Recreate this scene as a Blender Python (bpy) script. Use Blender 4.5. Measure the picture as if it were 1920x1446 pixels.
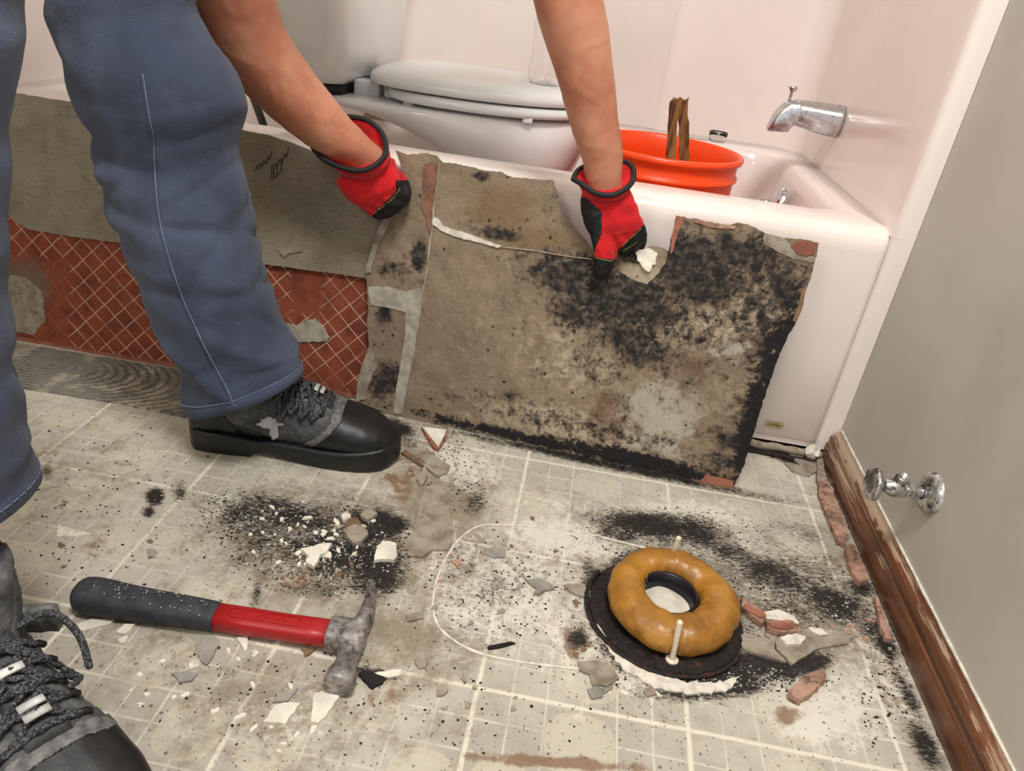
import bpy, bmesh, math, random
import numpy as np
from mathutils import Vector, Matrix, noise as mnoise
from mathutils.geometry import delaunay_2d_cdt
random.seed(7)
S = bpy.context.scene
COL = S.collection
for o in list(bpy.data.objects): bpy.data.objects.remove(o)

# ------------------------------------------------------------------ camera
W, H, F = 1920, 1446, 1369.14
YAW, PITCH, ROLL = 0.0758633611, -0.4903994, 0.134738588
CAM = Vector((0.4911957986, -0.5433145, 0.6653457932))
def rot3():
    return Matrix.Rotation(YAW, 3, 'Z') @ Matrix.Rotation(math.pi/2+PITCH, 3, 'X') @ Matrix.Rotation(ROLL, 3, 'Z')
RM = rot3()
cam = bpy.data.cameras.new('camera'); cob = bpy.data.objects.new('camera', cam); COL.objects.link(cob)
cob.matrix_world = Matrix.Translation(CAM) @ RM.to_4x4()
cam.sensor_fit = 'HORIZONTAL'; cam.sensor_width = 36; cam.lens = 36*F/W; cam.clip_start = .01
S.camera = cob

# ------------------------------------------------------------------ light
S.view_settings.view_transform = 'Standard'; S.view_settings.look = 'None'
S.view_settings.gamma = 1; S.view_settings.exposure = 0.40; S.view_settings.use_curve_mapping = False
wd = bpy.data.worlds.new('world'); S.world = wd; wd.use_nodes = True
wd.node_tree.nodes['Background'].inputs[0].default_value = (1.0, .985, .985, 1)
wd.node_tree.nodes['Background'].inputs[1].default_value = .72
def area(name, loc, target, size, power, col):
    l = bpy.data.lights.new(name, 'AREA'); l.shape = 'DISK'; l.size = size; l.energy = power; l.color = col
    o = bpy.data.objects.new(name, l); COL.objects.link(o); o.location = loc
    o.rotation_euler = (Vector(target)-Vector(loc)).to_track_quat('-Z', 'Y').to_euler()
    return o
area('ceiling_lamp_light', (.60, -.42, 2.3), (.55, .25, 0), .5, 29, (1, .975, .955))

area('left_fill_light', (-.42, -1.25, 1.75), (-.1, .6, .2), .45, 6.5, (1, .91, .80))  # unseen warm fill light, added behind the camera to brighten the left side

# ------------------------------------------------------------------ pixel helpers (measuring points on real planes)
def ray(u, v): return RM @ Vector(((u-W/2)/F, (H/2-v)/F, -1))
def at(u, v, ax, val):
    d = ray(u, v); t = (val-CAM[ax])/d[ax]; return CAM+d*t
def fl(u, v, z=0): return at(u, v, 2, z)
def on(u, v, p0, n):
    d = ray(u, v); t = (p0-CAM).dot(n)/d.dot(n); return CAM+d*t
RT = np.array(RM).T
def topx(P):
    L = (np.asarray(P)-np.array(CAM))@RT.T
    return np.stack([W/2+F*L[:, 0]/-L[:, 2], H/2-F*L[:, 1]/-L[:, 2]], 1)

# ------------------------------------------------------------------ mesh helpers
def link(name, me, mats, parent=None, smooth=True):
    o = bpy.data.objects.new(name, me); COL.objects.link(o)
    for m in (mats if isinstance(mats, (list, tuple)) else [mats]): me.materials.append(m)
    if parent: o.parent = parent
    if smooth: me.polygons.foreach_set('use_smooth', [True]*len(me.polygons))
    return o
def obj(name, bm, mats, parent=None, smooth=True, bevel=0, sub=0, auto=None):
    bmesh.ops.recalc_face_normals(bm, faces=bm.faces)
    me = bpy.data.meshes.new(name); bm.to_mesh(me); bm.free()
    o = link(name, me, mats, parent, smooth)
    if bevel:
        b = o.modifiers.new('bevel', 'BEVEL'); b.width = bevel; b.segments = 3; b.limit_method = 'ANGLE'; b.angle_limit = .6
        b.harden_normals = False
    if sub:
        s = o.modifiers.new('sub', 'SUBSURF'); s.levels = s.render_levels = sub
    return o
def tag(o, label, cat=None, group=None, kind=None):
    o['label'] = label
    if cat: o['category'] = cat
    if group: o['group'] = group
    if kind: o['kind'] = kind
    return o
def struct(o): o['kind'] = 'structure'; return o
def empty(name, loc, rz=0):
    o = bpy.data.objects.new(name, None); COL.objects.link(o); o.location = loc; o.rotation_euler = (0, 0, rz); o.empty_display_size = .02
    return o
def box(bm, lo, hi, M=None):
    v = [bm.verts.new((x, y, z)) for x in (lo[0], hi[0]) for y in (lo[1], hi[1]) for z in (lo[2], hi[2])]
    for f in ((0,1,3,2),(4,6,7,5),(0,4,5,1),(2,3,7,6),(0,2,6,4),(1,5,7,3)): bm.faces.new([v[i] for i in f])
    if M is not None: bmesh.ops.transform(bm, matrix=M, verts=v)
    return v
def loft(bm, rings, cap=(True, True), close=True):
    R = [[bm.verts.new(p) for p in r] for r in rings]; n = len(R[0])
    for a, b in zip(R, R[1:]):
        for i in range(n if close else n-1):
            j = (i+1) % n; bm.faces.new((a[i], a[j], b[j], b[i]))
    if cap[0]: bm.faces.new(R[0][::-1])
    if cap[1]: bm.faces.new(R[-1])
    return R
def crom(pts, k):
    pts = [Vector(p) for p in pts]; out = []
    for i in range(len(pts)-1):
        p0 = pts[max(i-1, 0)]; p1 = pts[i]; p2 = pts[i+1]; p3 = pts[min(i+2, len(pts)-1)]
        for j in range(k):
            t = j/k
            out.append(.5*((2*p1)+(p2-p0)*t+(2*p0-5*p1+4*p2-p3)*t*t+(3*p1-p0-3*p2+p3)*t**3))
    out.append(pts[-1]); return out
def tube(bm, pts, rad, seg=10, k=1, closed=False, flat=1.0, up=None):
    """swept tube; rad a number or one per point; round ends"""
    if not hasattr(rad, '__len__'): rad = [rad]*len(pts)
    P = crom([list(p)+[0] if 0 else p for p in pts], k) if k > 1 else [Vector(p) for p in pts]
    if k > 1:
        q = crom([(r, 0, 0) for r in rad], k); rad = [max(x.x, 1e-5) for x in q]
    n = len(P); rings = []; prev = None
    for i in range(n):
        if closed: t = (P[(i+1) % n]-P[i-1])
        else: t = P[min(i+1, n-1)]-P[max(i-1, 0)]
        if t.length < 1e-9: t = Vector((0, 0, 1))
        t.normalize()
        if prev is None:
            a = Vector(up) if up else (Vector((0, 0, 1)) if abs(t.z) < .9 else Vector((1, 0, 0)))
            e = (a-t*a.dot(t)).normalized()
        else: e = (prev-t*prev.dot(t)).normalized()
        prev = e; f = t.cross(e)
        if not closed and i == 0:
            for c, s in ((-.9, .35), (-.55, .8)): rings.append([P[i]+t*rad[i]*c*.8+rad[i]*s*(e*math.cos(2*math.pi*j/seg)*flat+f*math.sin(2*math.pi*j/seg)) for j in range(seg)])
        rings.append([P[i]+rad[i]*(e*math.cos(2*math.pi*j/seg)*flat+f*math.sin(2*math.pi*j/seg)) for j in range(seg)])
        if not closed and i == n-1:
            for c, s in ((.55, .8), (.9, .35)): rings.append([P[i]+t*rad[i]*c*.8+rad[i]*s*(e*math.cos(2*math.pi*j/seg)*flat+f*math.sin(2*math.pi*j/seg)) for j in range(seg)])
    if closed: rings.append(rings[0]); 
    if closed:
        R = [[bm.verts.new(p) for p in r] for r in rings[:-1]]; m = len(R)
        for i in range(m):
            a, b = R[i], R[(i+1) % m]
            for j in range(seg): bm.faces.new((a[j], a[(j+1) % seg], b[(j+1) % seg], b[j]))
    else: loft(bm, rings)
def lathe(bm, prof, c=(0, 0, 0), seg=48, M=None, cap=(False, False)):
    rings = [[Vector((r*math.cos(2*math.pi*j/seg), r*math.sin(2*math.pi*j/seg), z)) for j in range(seg)] for r, z in prof]
    if M is not None: rings = [[M@p for p in r] for r in rings]
    rings = [[p+Vector(c) for p in r] for r in rings]
    loft(bm, rings, cap)
def remesh(name, bm, mats, vox, parent=None, smooth=4, disp=None):
    bmesh.ops.recalc_face_normals(bm, faces=bm.faces)
    me = bpy.data.meshes.new('tmp'); bm.to_mesh(me); bm.free()
    t = bpy.data.objects.new('tmp', me); COL.objects.link(t)
    r = t.modifiers.new('r', 'REMESH'); r.mode = 'VOXEL'; r.voxel_size = vox; r.use_smooth_shade = True
    if smooth: s = t.modifiers.new('s', 'SMOOTH'); s.iterations = smooth; s.factor = .5
    dg = bpy.context.evaluated_depsgraph_get(); dg.update()
    nm = bpy.data.meshes.new_from_object(t.evaluated_get(dg)); nm.name = name
    bpy.data.objects.remove(t)
    if disp:
        vs = [v.co.copy() for v in nm.vertices]; ns = [v.normal.copy() for v in nm.vertices]
        for v, c, n in zip(nm.vertices, vs, ns): v.co = c+n*disp(c, n)
    nm.materials.clear()
    return link(name, nm, mats, parent)
def rrect(x0, x1, y0, y1, r, z, k=8):
    pts = []
    for cx, cy, a0 in ((x1-r, y1-r, 0), (x0+r, y1-r, 90), (x0+r, y0+r, 180), (x1-r, y0+r, 270)):
        for i in range(k+1):
            a = math.radians(a0+90*i/k); pts.append(Vector((cx+r*math.cos(a), cy+r*math.sin(a), z)))
    return pts
def nz(p, s, seed=0.0): return mnoise.noise(Vector((p[0]*s+seed, p[1]*s-seed*.7, (p[2] if len(p) > 2 else 0)*s+seed*1.3)))

# ------------------------------------------------------------------ material helpers
def lin(c):
    return tuple((x/255/12.92 if x/255 <= .04045 else ((x/255+.055)/1.055)**2.4) for x in c)+(1,)
class G:
    def __init__(s, name):
        s.mat = bpy.data.materials.new(name); s.mat.use_nodes = True; s.nt = s.mat.node_tree
        s.b = s.nt.nodes['Principled BSDF']; s.tc = s.nt.nodes.new('ShaderNodeTexCoord')
        s.O = s.tc.outputs['Object']; s.UV = s.tc.outputs['UV']
    def n(s, t): return s.nt.nodes.new(t)
    def put(s, sock, v):
        if isinstance(v, bpy.types.NodeSocket): s.nt.links.new(v, sock)
        elif v is not None:
            if sock.type == 'RGBA' and len(v) == 3: v = lin(v)
            sock.default_value = v
    def m(s, op, a, b=None, c=None):
        x = s.n('ShaderNodeMath'); x.operation = op; s.put(x.inputs[0], a)
        if b is not None: s.put(x.inputs[1], b)
        if c is not None: s.put(x.inputs[2], c)
        return x.outputs[0]
    def ss(s, v, a, b, lo=0., hi=1.):
        x = s.n('ShaderNodeMapRange'); x.interpolation_type = 'SMOOTHSTEP'; s.put(x.inputs[0], v)
        s.put(x.inputs[1], a); s.put(x.inputs[2], b); s.put(x.inputs[3], lo); s.put(x.inputs[4], hi); return x.outputs[0]
    def mix(s, f, a, b, mode='MIX'):
        x = s.n('ShaderNodeMix'); x.data_type = 'RGBA'; x.blend_type = mode
        s.put(x.inputs[0], f); s.put(x.inputs[6], a); s.put(x.inputs[7], b); return x.outputs[2]
    def noise(s, scale, detail=4, rough=.55, vec=None, dist=0):
        x = s.n('ShaderNodeTexNoise'); s.put(x.inputs['Vector'], vec or s.O); s.put(x.inputs['Scale'], scale)
        x.inputs['Detail'].default_value = detail; x.inputs['Roughness'].default_value = rough; x.inputs['Distortion'].default_value = dist
        return x.outputs[0]
    def vor(s, scale, vec=None, feat='F1', out='Distance'):
        x = s.n('ShaderNodeTexVoronoi'); x.feature = feat; s.put(x.inputs['Vector'], vec or s.O); s.put(x.inputs['Scale'], scale)
        return x.outputs[out]
    def attr(s, name):
        x = s.n('ShaderNodeAttribute'); x.attribute_name = name; return x.outputs['Fac']
    def map(s, vec, scale=(1, 1, 1), rot=(0, 0, 0), loc=(0, 0, 0)):
        x = s.n('ShaderNodeMapping'); s.put(x.inputs[0], vec); x.inputs[1].default_value = loc
        x.inputs[2].default_value = rot; x.inputs[3].default_value = scale; return x.outputs[0]
    def sep(s, vec):
        x = s.n('ShaderNodeSeparateXYZ'); s.put(x.inputs[0], vec); return x.outputs
    def bump(s, h, strength=.3, dist=.002):
        x = s.n('ShaderNodeBump'); s.put(x.inputs['Height'], h); x.inputs['Strength'].default_value = strength; x.inputs['Distance'].default_value = dist
        s.nt.links.new(x.outputs[0], s.b.inputs['Normal'])
    def set(s, **k):
        names = dict(col='Base Color', rough='Roughness', metal='Metallic', spec='Specular IOR Level', coat='Coat Weight', sss='Subsurface Weight', trans='Transmission Weight', ior='IOR', sheen='Sheen Weight')
        for a, v in k.items(): s.put(s.b.inputs[names[a]], v)
        return s.mat
def simple(name, col, rough=.5, metal=0, var=.12, scale=30, bump=0, bscale=200, **k):
    g = G(name); c2 = tuple(max(0, x*(1-var*2)) for x in col)
    c = g.mix(g.ss(g.noise(scale, 6), .35, .7), col, c2)
    g.set(col=c, rough=rough, metal=metal, **k)
    if bump: g.bump(g.noise(bscale, 3), bump, .001)
    return g.mat

M = {}
M['tub'] = simple('tub_gelcoat', (238, 227, 220), .16, var=.015, scale=3)
M['porcelain'] = simple('porcelain', (236, 236, 236), .08, var=.01, scale=3)
M['seat_plastic'] = simple('seat_plastic', (233, 236, 238), .22, var=.01, scale=4)
M['black'] = simple('black_rubber', (18, 18, 20), .5)
M['wallgrey'] = simple('wall_grey_paint', (196, 192, 182), .6, var=.03, scale=4, bump=.08, bscale=120)
M['ceiling'] = simple('ceiling_white', (235, 232, 225), .8, var=.01)
g = G('chrome'); n_ = g.noise(60, 5); M['chrome'] = g.set(col=g.mix(g.ss(n_, .5, .75), (205, 206, 210), (120, 112, 108)), metal=1, rough=g.ss(n_, .3, .8, .14, .34))
g = G('dull_chrome'); n_ = g.noise(160, 6); M['dullchrome'] = g.set(col=g.mix(g.ss(n_, .5, .68), (196, 197, 196), (84, 72, 62)), metal=.9, rough=g.ss(n_, .3, .8, .12, .45))
g = G('orange_plastic'); M['orange'] = g.set(col=(244, 74, 16), rough=.32, sss=.08)
g = G('skin'); n_ = g.noise(14, 5); n2 = g.noise(140, 4)
M['skin'] = g.set(col=g.mix(g.ss(n_, .35, .7), (196, 138, 110), (172, 106, 80)), rough=.5, sss=.12)
g.bump(g.m('ADD', n2, g.m('MULTIPLY', n_, 2)), .25, .0012)
g = G('glove_red'); n_ = g.noise(30, 4); w = g.noise(900, 2)
M['glovered'] = g.set(col=g.mix(g.ss(n_, .35, .7), (208, 8, 22), (176, 4, 16)), rough=.85, sheen=.1); g.bump(w, .3, .0006)
M['gloveblack'] = simple('glove_black', (16, 16, 18), .7, bump=.3, bscale=700)
g = G('thread'); M['thread'] = g.set(col=(200, 200, 90), rough=.8)
g = G('denim'); w1 = g.noise(9, 5, vec=g.map(g.O, (1, 1, .5))); fine = g.noise(900, 2)
c = g.mix(g.ss(w1, .38, .68), (54, 63, 82), (80, 91, 114)); c = g.mix(g.ss(fine, .3, .8, 0, .35), c, (60, 72, 100)); sp = g.ss(g.noise(26, 6, .7), .62, .74, 0, .45)
M['denim'] = g.set(col=g.mix(sp, c, (108, 120, 144)), rough=.9, sheen=.1); g.bump(g.m('ADD', fine, g.m('MULTIPLY', g.noise(30, 6, .6), 4.)), .5, .0022)
M['denimlight'] = simple('denim_stitch', (124, 140, 170), .9)
M['boot'] = simple('boot_leather', (58, 60, 62), .6, var=.2, scale=60, bump=.4, bscale=300)
g = G('boot_suede'); n_ = g.noise(45, 6, .7); M['suede'] = g.set(col=g.mix(g.ss(n_, .4, .72), (62, 64, 66), (108, 108, 106)), rough=.75); g.bump(g.noise(250, 4), .5, .001)
M['bootblack'] = simple('boot_rubber', (22, 23, 25), .45, var=.2, scale=50, bump=.2, bscale=200)
M['bootgrey'] = simple('boot_grey_trim', (116, 115, 113), .7, var=.2, scale=120, bump=.3)
M['silver'] = simple('reflective_tab', (214, 214, 210), .35, bump=.4, bscale=900)
g = G('lace'); n_ = g.noise(500, 2); M['lace'] = g.set(col=g.mix(g.ss(n_, .45, .6), (26, 27, 30), (92, 94, 98)), rough=.85)
M['paintblot'] = simple('dried_white_paint', (206, 208, 212), .6, bump=.5, bscale=250)
g = G('wax'); n_ = g.noise(22, 6, .6); st = g.ss(g.noise(48, 9, .8, dist=1.2), .56, .68)
M['wax'] = g.set(col=g.mix(g.m('MULTIPLY', st, .5), g.mix(g.ss(n_, .35, .7), (172, 122, 46), (136, 90, 32)), (96, 52, 20)), rough=.36, sss=.06); g.bump(g.m('ADD', g.noise(30, 4), g.m('MULTIPLY', g.noise(180, 4), .35)), .4, .004)
M['horn'] = simple('wax_horn_plastic', (16, 18, 32), .3)
g = G('goo'); n_ = g.noise(70, 7, .7); M['goo'] = g.set(col=g.mix(g.ss(n_, .5, .72), (20, 14, 12), (78, 40, 32)), rough=g.ss(n_, .3, .7, .15, .6)); g.bump(n_, .9, .006)
M['paper'] = simple('paper_rag', (212, 208, 192), .9, var=.06, scale=25, bump=.6, bscale=60)
M['boltplastic'] = simple('ivory_plastic', (228, 220, 196), .4, var=.05)
g = G('terracotta'); n_ = g.noise(35, 6, .65); M['terracotta'] = g.set(col=g.mix(g.ss(n_, .4, .65), (156, 100, 80), (124, 76, 60)), rough=.85); g.bump(g.noise(200, 5), .5, .0015)
g = G('pink_clay'); n_ = g.noise(40, 7, .7); k_ = g.ss(g.noise(60, 8, .75), .50, .62)
M['pinkclay'] = g.set(col=g.mix(g.m('MULTIPLY', k_, .75), g.mix(g.ss(n_, .4, .65), (178, 142, 122), (146, 110, 94)), (70, 60, 52)), rough=.9); g.bump(g.noise(120, 6), .8, .003)
g = G('mortar'); n_ = g.noise(40, 7, .7); M['mortar'] = g.set(col=g.mix(g.ss(n_, .4, .68), (158, 148, 132), (118, 106, 90)), rough=.95); g.bump(g.noise(160, 6), .7, .002)
g = G('brown_clay'); n_ = g.noise(35, 6, .65); M['brownclay'] = g.set(col=g.mix(g.ss(n_, .4, .65), (134, 96, 78), (104, 72, 58)), rough=.9)
M['thinset'] = simple('thinset_grey', (176, 170, 154), .95, var=.1, scale=60, bump=.4)
M['greychip'] = simple('grey_chip', (152, 149, 140), .8, bump=.4)
M['whitechip'] = simple('white_chip', (234, 228, 212), .5, var=.06, bump=.2)
M['brownchip'] = simple('brown_chip', (132, 104, 80), .9, bump=.5)
M['blackchip'] = simple('black_mold_chip', (28, 25, 22), .9, bump=.6)
M['caulk'] = simple('white_caulk', (228, 220, 206), .6, var=.08, scale=90, bump=.5)
g = G('steel'); n_ = g.noise(60, 8, .7); ru = g.ss(g.noise(90, 8, .7), .52, .66)
M['steel'] = g.set(col=g.mix(g.m('MULTIPLY', ru, .7), g.mix(g.ss(n_, .4, .7), (180, 176, 174), (70, 64, 62)), (86, 58, 50)), metal=.75, rough=.45); g.bump(g.noise(110, 8, .7), .9, .002)
g = G('hammer_red'); n_ = g.ss(g.noise(120, 8, .75, vec=g.map(g.O, (.4, 1, 1))), .62, .68)
M['hamred'] = g.set(col=g.mix(g.m('MULTIPLY', n_, .7), (164, 24, 26), (116, 84, 78)), rough=.4); g.bump(n_, .3, .0008)
g = G('hammer_grip'); n_ = g.noise(80, 5)
M['hamgrip'] = g.set(col=g.mix(g.ss(n_, .35, .75), (40, 43, 50), (60, 62, 68)), rough=.7); g.bump(g.noise(400, 4), .3, .0008)
M['grit'] = simple('dust_white', (190, 188, 180), .9)
g = G('rotten_wood'); v = g.map(g.O, (60, 60, 7)); n_ = g.noise(1, 6, .7, vec=v)
M['rotwood'] = g.set(col=g.mix(g.ss(n_, .38, .62), (64, 38, 18), (158, 112, 58)), rough=.9); g.bump(n_, 1, .006)
g = G('baseboard_wood'); v = g.map(g.O, (90, 3.0, 60)); n_ = g.noise(1, 6, .6, vec=v); sc = g.noise(1, 7, .7, vec=g.map(g.O, (200, 9, 160)))
c = g.mix(g.ss(n_, .35, .7), (88, 52, 33), (122, 77, 48)); wr = g.ss(g.m('ADD', sc, g.m('MULTIPLY', g.attr('wear'), .24)), .66, .74)
M['basewood'] = g.set(col=g.mix(g.m('MULTIPLY', wr, .6), c, (190, 168, 144)), rough=.35, coat=.25); g.bump(sc, .2, .001)
g = G('clear_plastic'); M['clear'] = g.set(col=(255, 255, 255), trans=1, rough=.02, ior=1.45)
M['hose'] = simple('dark_hose', (58, 50, 44), .5)
g = G('gold_tag'); M['goldtag'] = g.set(col=g.mix(g.ss(g.noise(300, 3), .5, .6), (176, 160, 108), (140, 126, 86)), rough=.45, metal=.2)
M['sticker'] = simple('yellow_sticker', (206, 188, 140), .6)
M['ink'] = simple('ink', (40, 40, 30), .8); M['inkgreen'] = simple('pale_green_ink', (128, 138, 118), .8)
M['pencil'] = simple('pencil_marks', (48, 44, 40), .9)

# ---- floor vinyl
CELL = .2286
g = G('floor_vinyl'); X, Y, Z = g.sep(g.O)
wob = g.m('MULTIPLY', g.m('SUBTRACT', g.noise(40, 2), .5), .0022)
def gridline(coord, period, w):
    f = g.m('FRACT', g.m('ADD', g.m('DIVIDE', g.m('ADD', coord, wob), period), .5))
    d = g.m('ABSOLUTE', g.m('SUBTRACT', f, .5)); return g.ss(d, w*.55, w*1.25, 1., 0.)
fine = g.m('MAXIMUM', gridline(X, CELL/6, .035), gridline(Y, CELL/6, .035))
bold = g.m('MAXIMUM', gridline(X, CELL, .0125), gridline(Y, CELL, .0125))
fx = g.m('FRACT', g.m('DIVIDE', X, CELL)); fy = g.m('FRACT', g.m('ADD', g.m('DIVIDE', Y, CELL), 20.))
ringm = tess = inner = None
for cx, cy, rr in ((.5, .81, .155), (.52, .2, .155), (.84, .5, .135), (.18, .52, .135)):
    dx = g.m('SUBTRACT', fx, cx); dy = g.m('SUBTRACT', fy, cy)
    d = g.m('POWER', g.m('ADD', g.m('POWER', g.m('ABSOLUTE', dx), 2.6), g.m('POWER', g.m('ABSOLUTE', dy), 2.6)), 1/2.6)
    ang = g.m('ARCTAN2', dy, dx)
    ins = g.ss(d, rr, rr+.006, 1., 0.); inn = g.ss(d, rr-.038, rr-.032, 1., 0.)
    band = g.m('SUBTRACT', ins, inn); af = g.m('ABSOLUTE', g.m('SUBTRACT', g.m('FRACT', g.m('MULTIPLY', ang, 28/6.28318)), .5))
    tiles = g.m('MULTIPLY', band, g.ss(af, .36, .42, 1., 0.))
    tiles = g.m('MULTIPLY', tiles, g.m('MULTIPLY', g.ss(d, rr-.006, rr-.002, 1., 0.), g.ss(d, rr-.030, rr-.026)))
    ringm = ins if ringm is None else g.m('MAXIMUM', ringm, ins)
    tess = tiles if tess is None else g.m('MAXIMUM', tess, tiles)
    inner = inn if inner is None else g.m('MAXIMUM', inner, inn)
tone = g.noise(6, 5); tilec = g.vor(1, vec=g.map(g.O, (6/CELL,)*3), out='Color')
base = g.mix(g.ss(tone, .35, .68), (188, 183, 170), (169, 163, 150))
base = g.mix(g.ss(g.noise(38, 7, .7), .45, .7, 0, .5), base, (152, 143, 127))
cream = (216, 210, 192)
c = g.mix(g.m('MULTIPLY', g.m('MULTIPLY', fine, g.m('SUBTRACT', 1., ringm)), g.ss(g.noise(9, 3), .3, .6, .25, .7)), base, cream)
c = g.mix(g.m('MULTIPLY', ringm, .5), c, (208, 201, 182))
c = g.mix(g.m('MULTIPLY', tess, .55), c, (184, 174, 150))
flo = g.ss(g.noise(75, 3, .5, dist=2), .5, .56)
c = g.mix(g.m('MULTIPLY', g.m('MULTIPLY', inner, flo), .4), c, (182, 180, 168))
c = g.mix(g.m('MULTIPLY', bold, .85), c, (222, 216, 197))
fade = g.ss(g.attr('worn'), .1, .9)
c = g.mix(g.m('MULTIPLY', fade, .5), c, (188, 182, 168))
# overall grime, plaster dust, brown stains, black mould: shapes of their own
gr = g.attr('grime'); n5 = g.noise(28, 8, .72)
c = g.mix(g.m('MULTIPLY', g.ss(g.m('ADD', n5, g.m('MULTIPLY', gr, .62)), .60, .92), .8), c, (122, 109, 88))
n6 = g.noise(55, 8, .75)
c = g.mix(g.m('MULTIPLY', g.ss(g.m('ADD', n6, g.m('MULTIPLY', g.attr('dust'), .5)), .66, .84), .72), c, (222, 217, 204))
n7 = g.noise(34, 7, .7, dist=.5)
c = g.mix(g.m('MULTIPLY', g.ss(g.m('ADD', n7, g.m('MULTIPLY', g.attr('brown'), .55)), .72, .92), .8), c, (120, 84, 54))
an = g.map(g.O, (1, 2.4, 1), (0, 0, -.5)); n8 = g.noise(120, 7, .75, vec=an); n9 = g.noise(420, 4, .6, vec=an)
mo = g.attr('mold'); n10 = g.noise(900, 3, .6, vec=an); mo = g.m('MULTIPLY', g.m('MINIMUM', mo, 1.05), g.m('ADD', .45, g.m('MULTIPLY', g.noise(26, 3, .6), 1.1))); msk = g.m('ADD', g.m('ADD', g.m('ADD', g.m('MULTIPLY', n8, 1.15), g.m('MULTIPLY', n9, .55)), g.m('MULTIPLY', n10, .25)), g.m('MULTIPLY', mo, .48))
c = g.mix(g.m('MULTIPLY', g.ss(g.m('ADD', n5, g.m('MULTIPLY', mo, .6)), .7, 1.15), .5), c, (96, 90, 78))
c = g.mix(g.ss(msk, 1.14, 1.34, 0, .75), c, (92, 84, 72)); c = g.mix(g.ss(msk, 1.29, 1.36), c, (26, 23, 20))
# scattered dark specks
vd = g.vor(70); vc = g.sep(g.vor(70, out='Color'))
sp = g.m('MULTIPLY', g.ss(vd, .10, .16, 1., 0.), g.ss(vc[0], .72, .74)); vd2 = g.vor(230); vc2 = g.sep(g.vor(230, out='Color'))
sp = g.m('MAXIMUM', sp, g.m('MULTIPLY', g.ss(vd2, .2, .3, 1., 0.), g.ss(vc2[0], .80, .82)))
c = g.mix(g.m('MULTIPLY', sp, .75), c, (74, 62, 48))
M['floor'] = g.set(col=c, rough=g.ss(n5, .3, .7, .42, .75)); g.bump(g.m('SUBTRACT', g.m('MULTIPLY', n6, .4), g.m('MULTIPLY', fine, .3)), .25, .0012)

# ---- fibre cement board with mould
g = G('moldy_board'); U = g.UV
b1 = g.noise(22, 8, .7, vec=U); b2 = g.noise(160, 4, .6, vec=g.map(U, (1, 3, 1)))
c = g.mix(g.ss(b1, .35, .7), (142, 125, 104), (118, 101, 82)); c = g.mix(g.ss(b2, .45, .75, 0, .5), c, (166, 150, 128))
pale = g.attr('pale'); n6 = g.noise(60, 8, .75, vec=U)
c = g.mix(g.m('MULTIPLY', g.ss(g.m('ADD', n6, g.m('MULTIPLY', pale, .5)), .64, .88), .8), c, (184, 170, 145))
c = g.mix(g.m('MULTIPLY', g.ss(g.m('ADD', g.noise(50, 6, .7, vec=U), g.m('MULTIPLY', g.attr('grey'), .6)), .72, .9), .8), c, (176, 170, 156))
n7 = g.noise(30, 8, .72, vec=U, dist=.4)
c = g.mix(g.m('MULTIPLY', g.ss(g.m('ADD', n7, g.m('MULTIPLY', g.attr('brown'), .5)), .68, .88), .75), c, (96, 64, 44))
c = g.mix(g.ss(g.noise(5, 3, vec=U), .42, .62, 0, .35), c, (104, 90, 74)); c = g.mix(g.ss(g.attr('ochre'), .1, .8, 0, .5), c, (112, 88, 42))
n8 = g.noise(42, 9, .74, vec=U, dist=.3); n9 = g.noise(170, 5, .7, vec=U)
n10 = g.noise(500, 3, .6, vec=U); mo = g.m('MINIMUM', g.attr('mold'), .95); ms = g.m('ADD', g.m('ADD', g.m('MULTIPLY', n8, 1.25), g.m('ADD', g.m('MULTIPLY', n9, .5), g.m('MULTIPLY', n10, .2))), g.m('MULTIPLY', mo, .56))
c = g.mix(g.ss(ms, 1.14, 1.36, 0, .85), c, (84, 70, 58))
dk = g.mix(g.ss(g.noise(70, 8, .78, vec=U), .45, .62), (26, 24, 24), (86, 76, 66))
c = g.mix(g.ss(ms, 1.30, 1.40), c, dk)
c = g.mix(g.ss(g.m('ADD', g.attr('pitch'), g.m('MULTIPLY', g.m('SUBTRACT', g.m('ADD', n8, g.m('MULTIPLY', n9, .5)), .75), 2.6)), .35, .75), c, g.mix(g.ss(n9, .5, .7), (15, 14, 16), (48, 42, 38)))
vd = g.vor(60, vec=g.map(U, (1, 1, 1))); vcs = g.sep(g.vor(60, vec=g.map(U, (1, 1, 1)), out='Color'))
sp = g.m('MULTIPLY', g.ss(g.m('ADD', vd, g.m('MULTIPLY', n9, 1.1)), .60, .72, 1., 0.), g.ss(vcs[0], g.m('SUBTRACT', .95, g.m('MULTIPLY', g.attr('spots'), .7)), g.m('SUBTRACT', .97, g.m('MULTIPLY', g.attr('spots'), .7))))
c = g.mix(sp, c, (44, 32, 26))
M['board'] = g.set(col=c, rough=.92); g.bump(g.m('ADD', n6, g.m('MULTIPLY', n9, .5)), .5, .002)
g = G('backer_board'); U = g.UV; b1 = g.noise(14, 6, .6, vec=U); b2 = g.noise(1, 4, .6, vec=g.map(U, (70, 260, 1)))
c = g.mix(g.ss(b1, .35, .7), (146, 137, 120), (124, 114, 98)); c = g.mix(g.ss(b2, .56, .64, 0, .45), c, (92, 82, 68))
sp = g.m('MULTIPLY', g.ss(g.noise(420, 4, .7, vec=U), .56, .62), g.attr('spots')); c = g.mix(g.m('MULTIPLY', sp, .6), c, (190, 182, 166))
M['backer'] = g.set(col=c, rough=.92); g.bump(g.m('ADD', b2, g.noise(300, 3, vec=U)), .35, .001)
g = G('waffle_clay'); U = g.UV; us = g.sep(g.map(U, (1, 1, 1), (0, 0, math.radians(45))))
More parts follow.
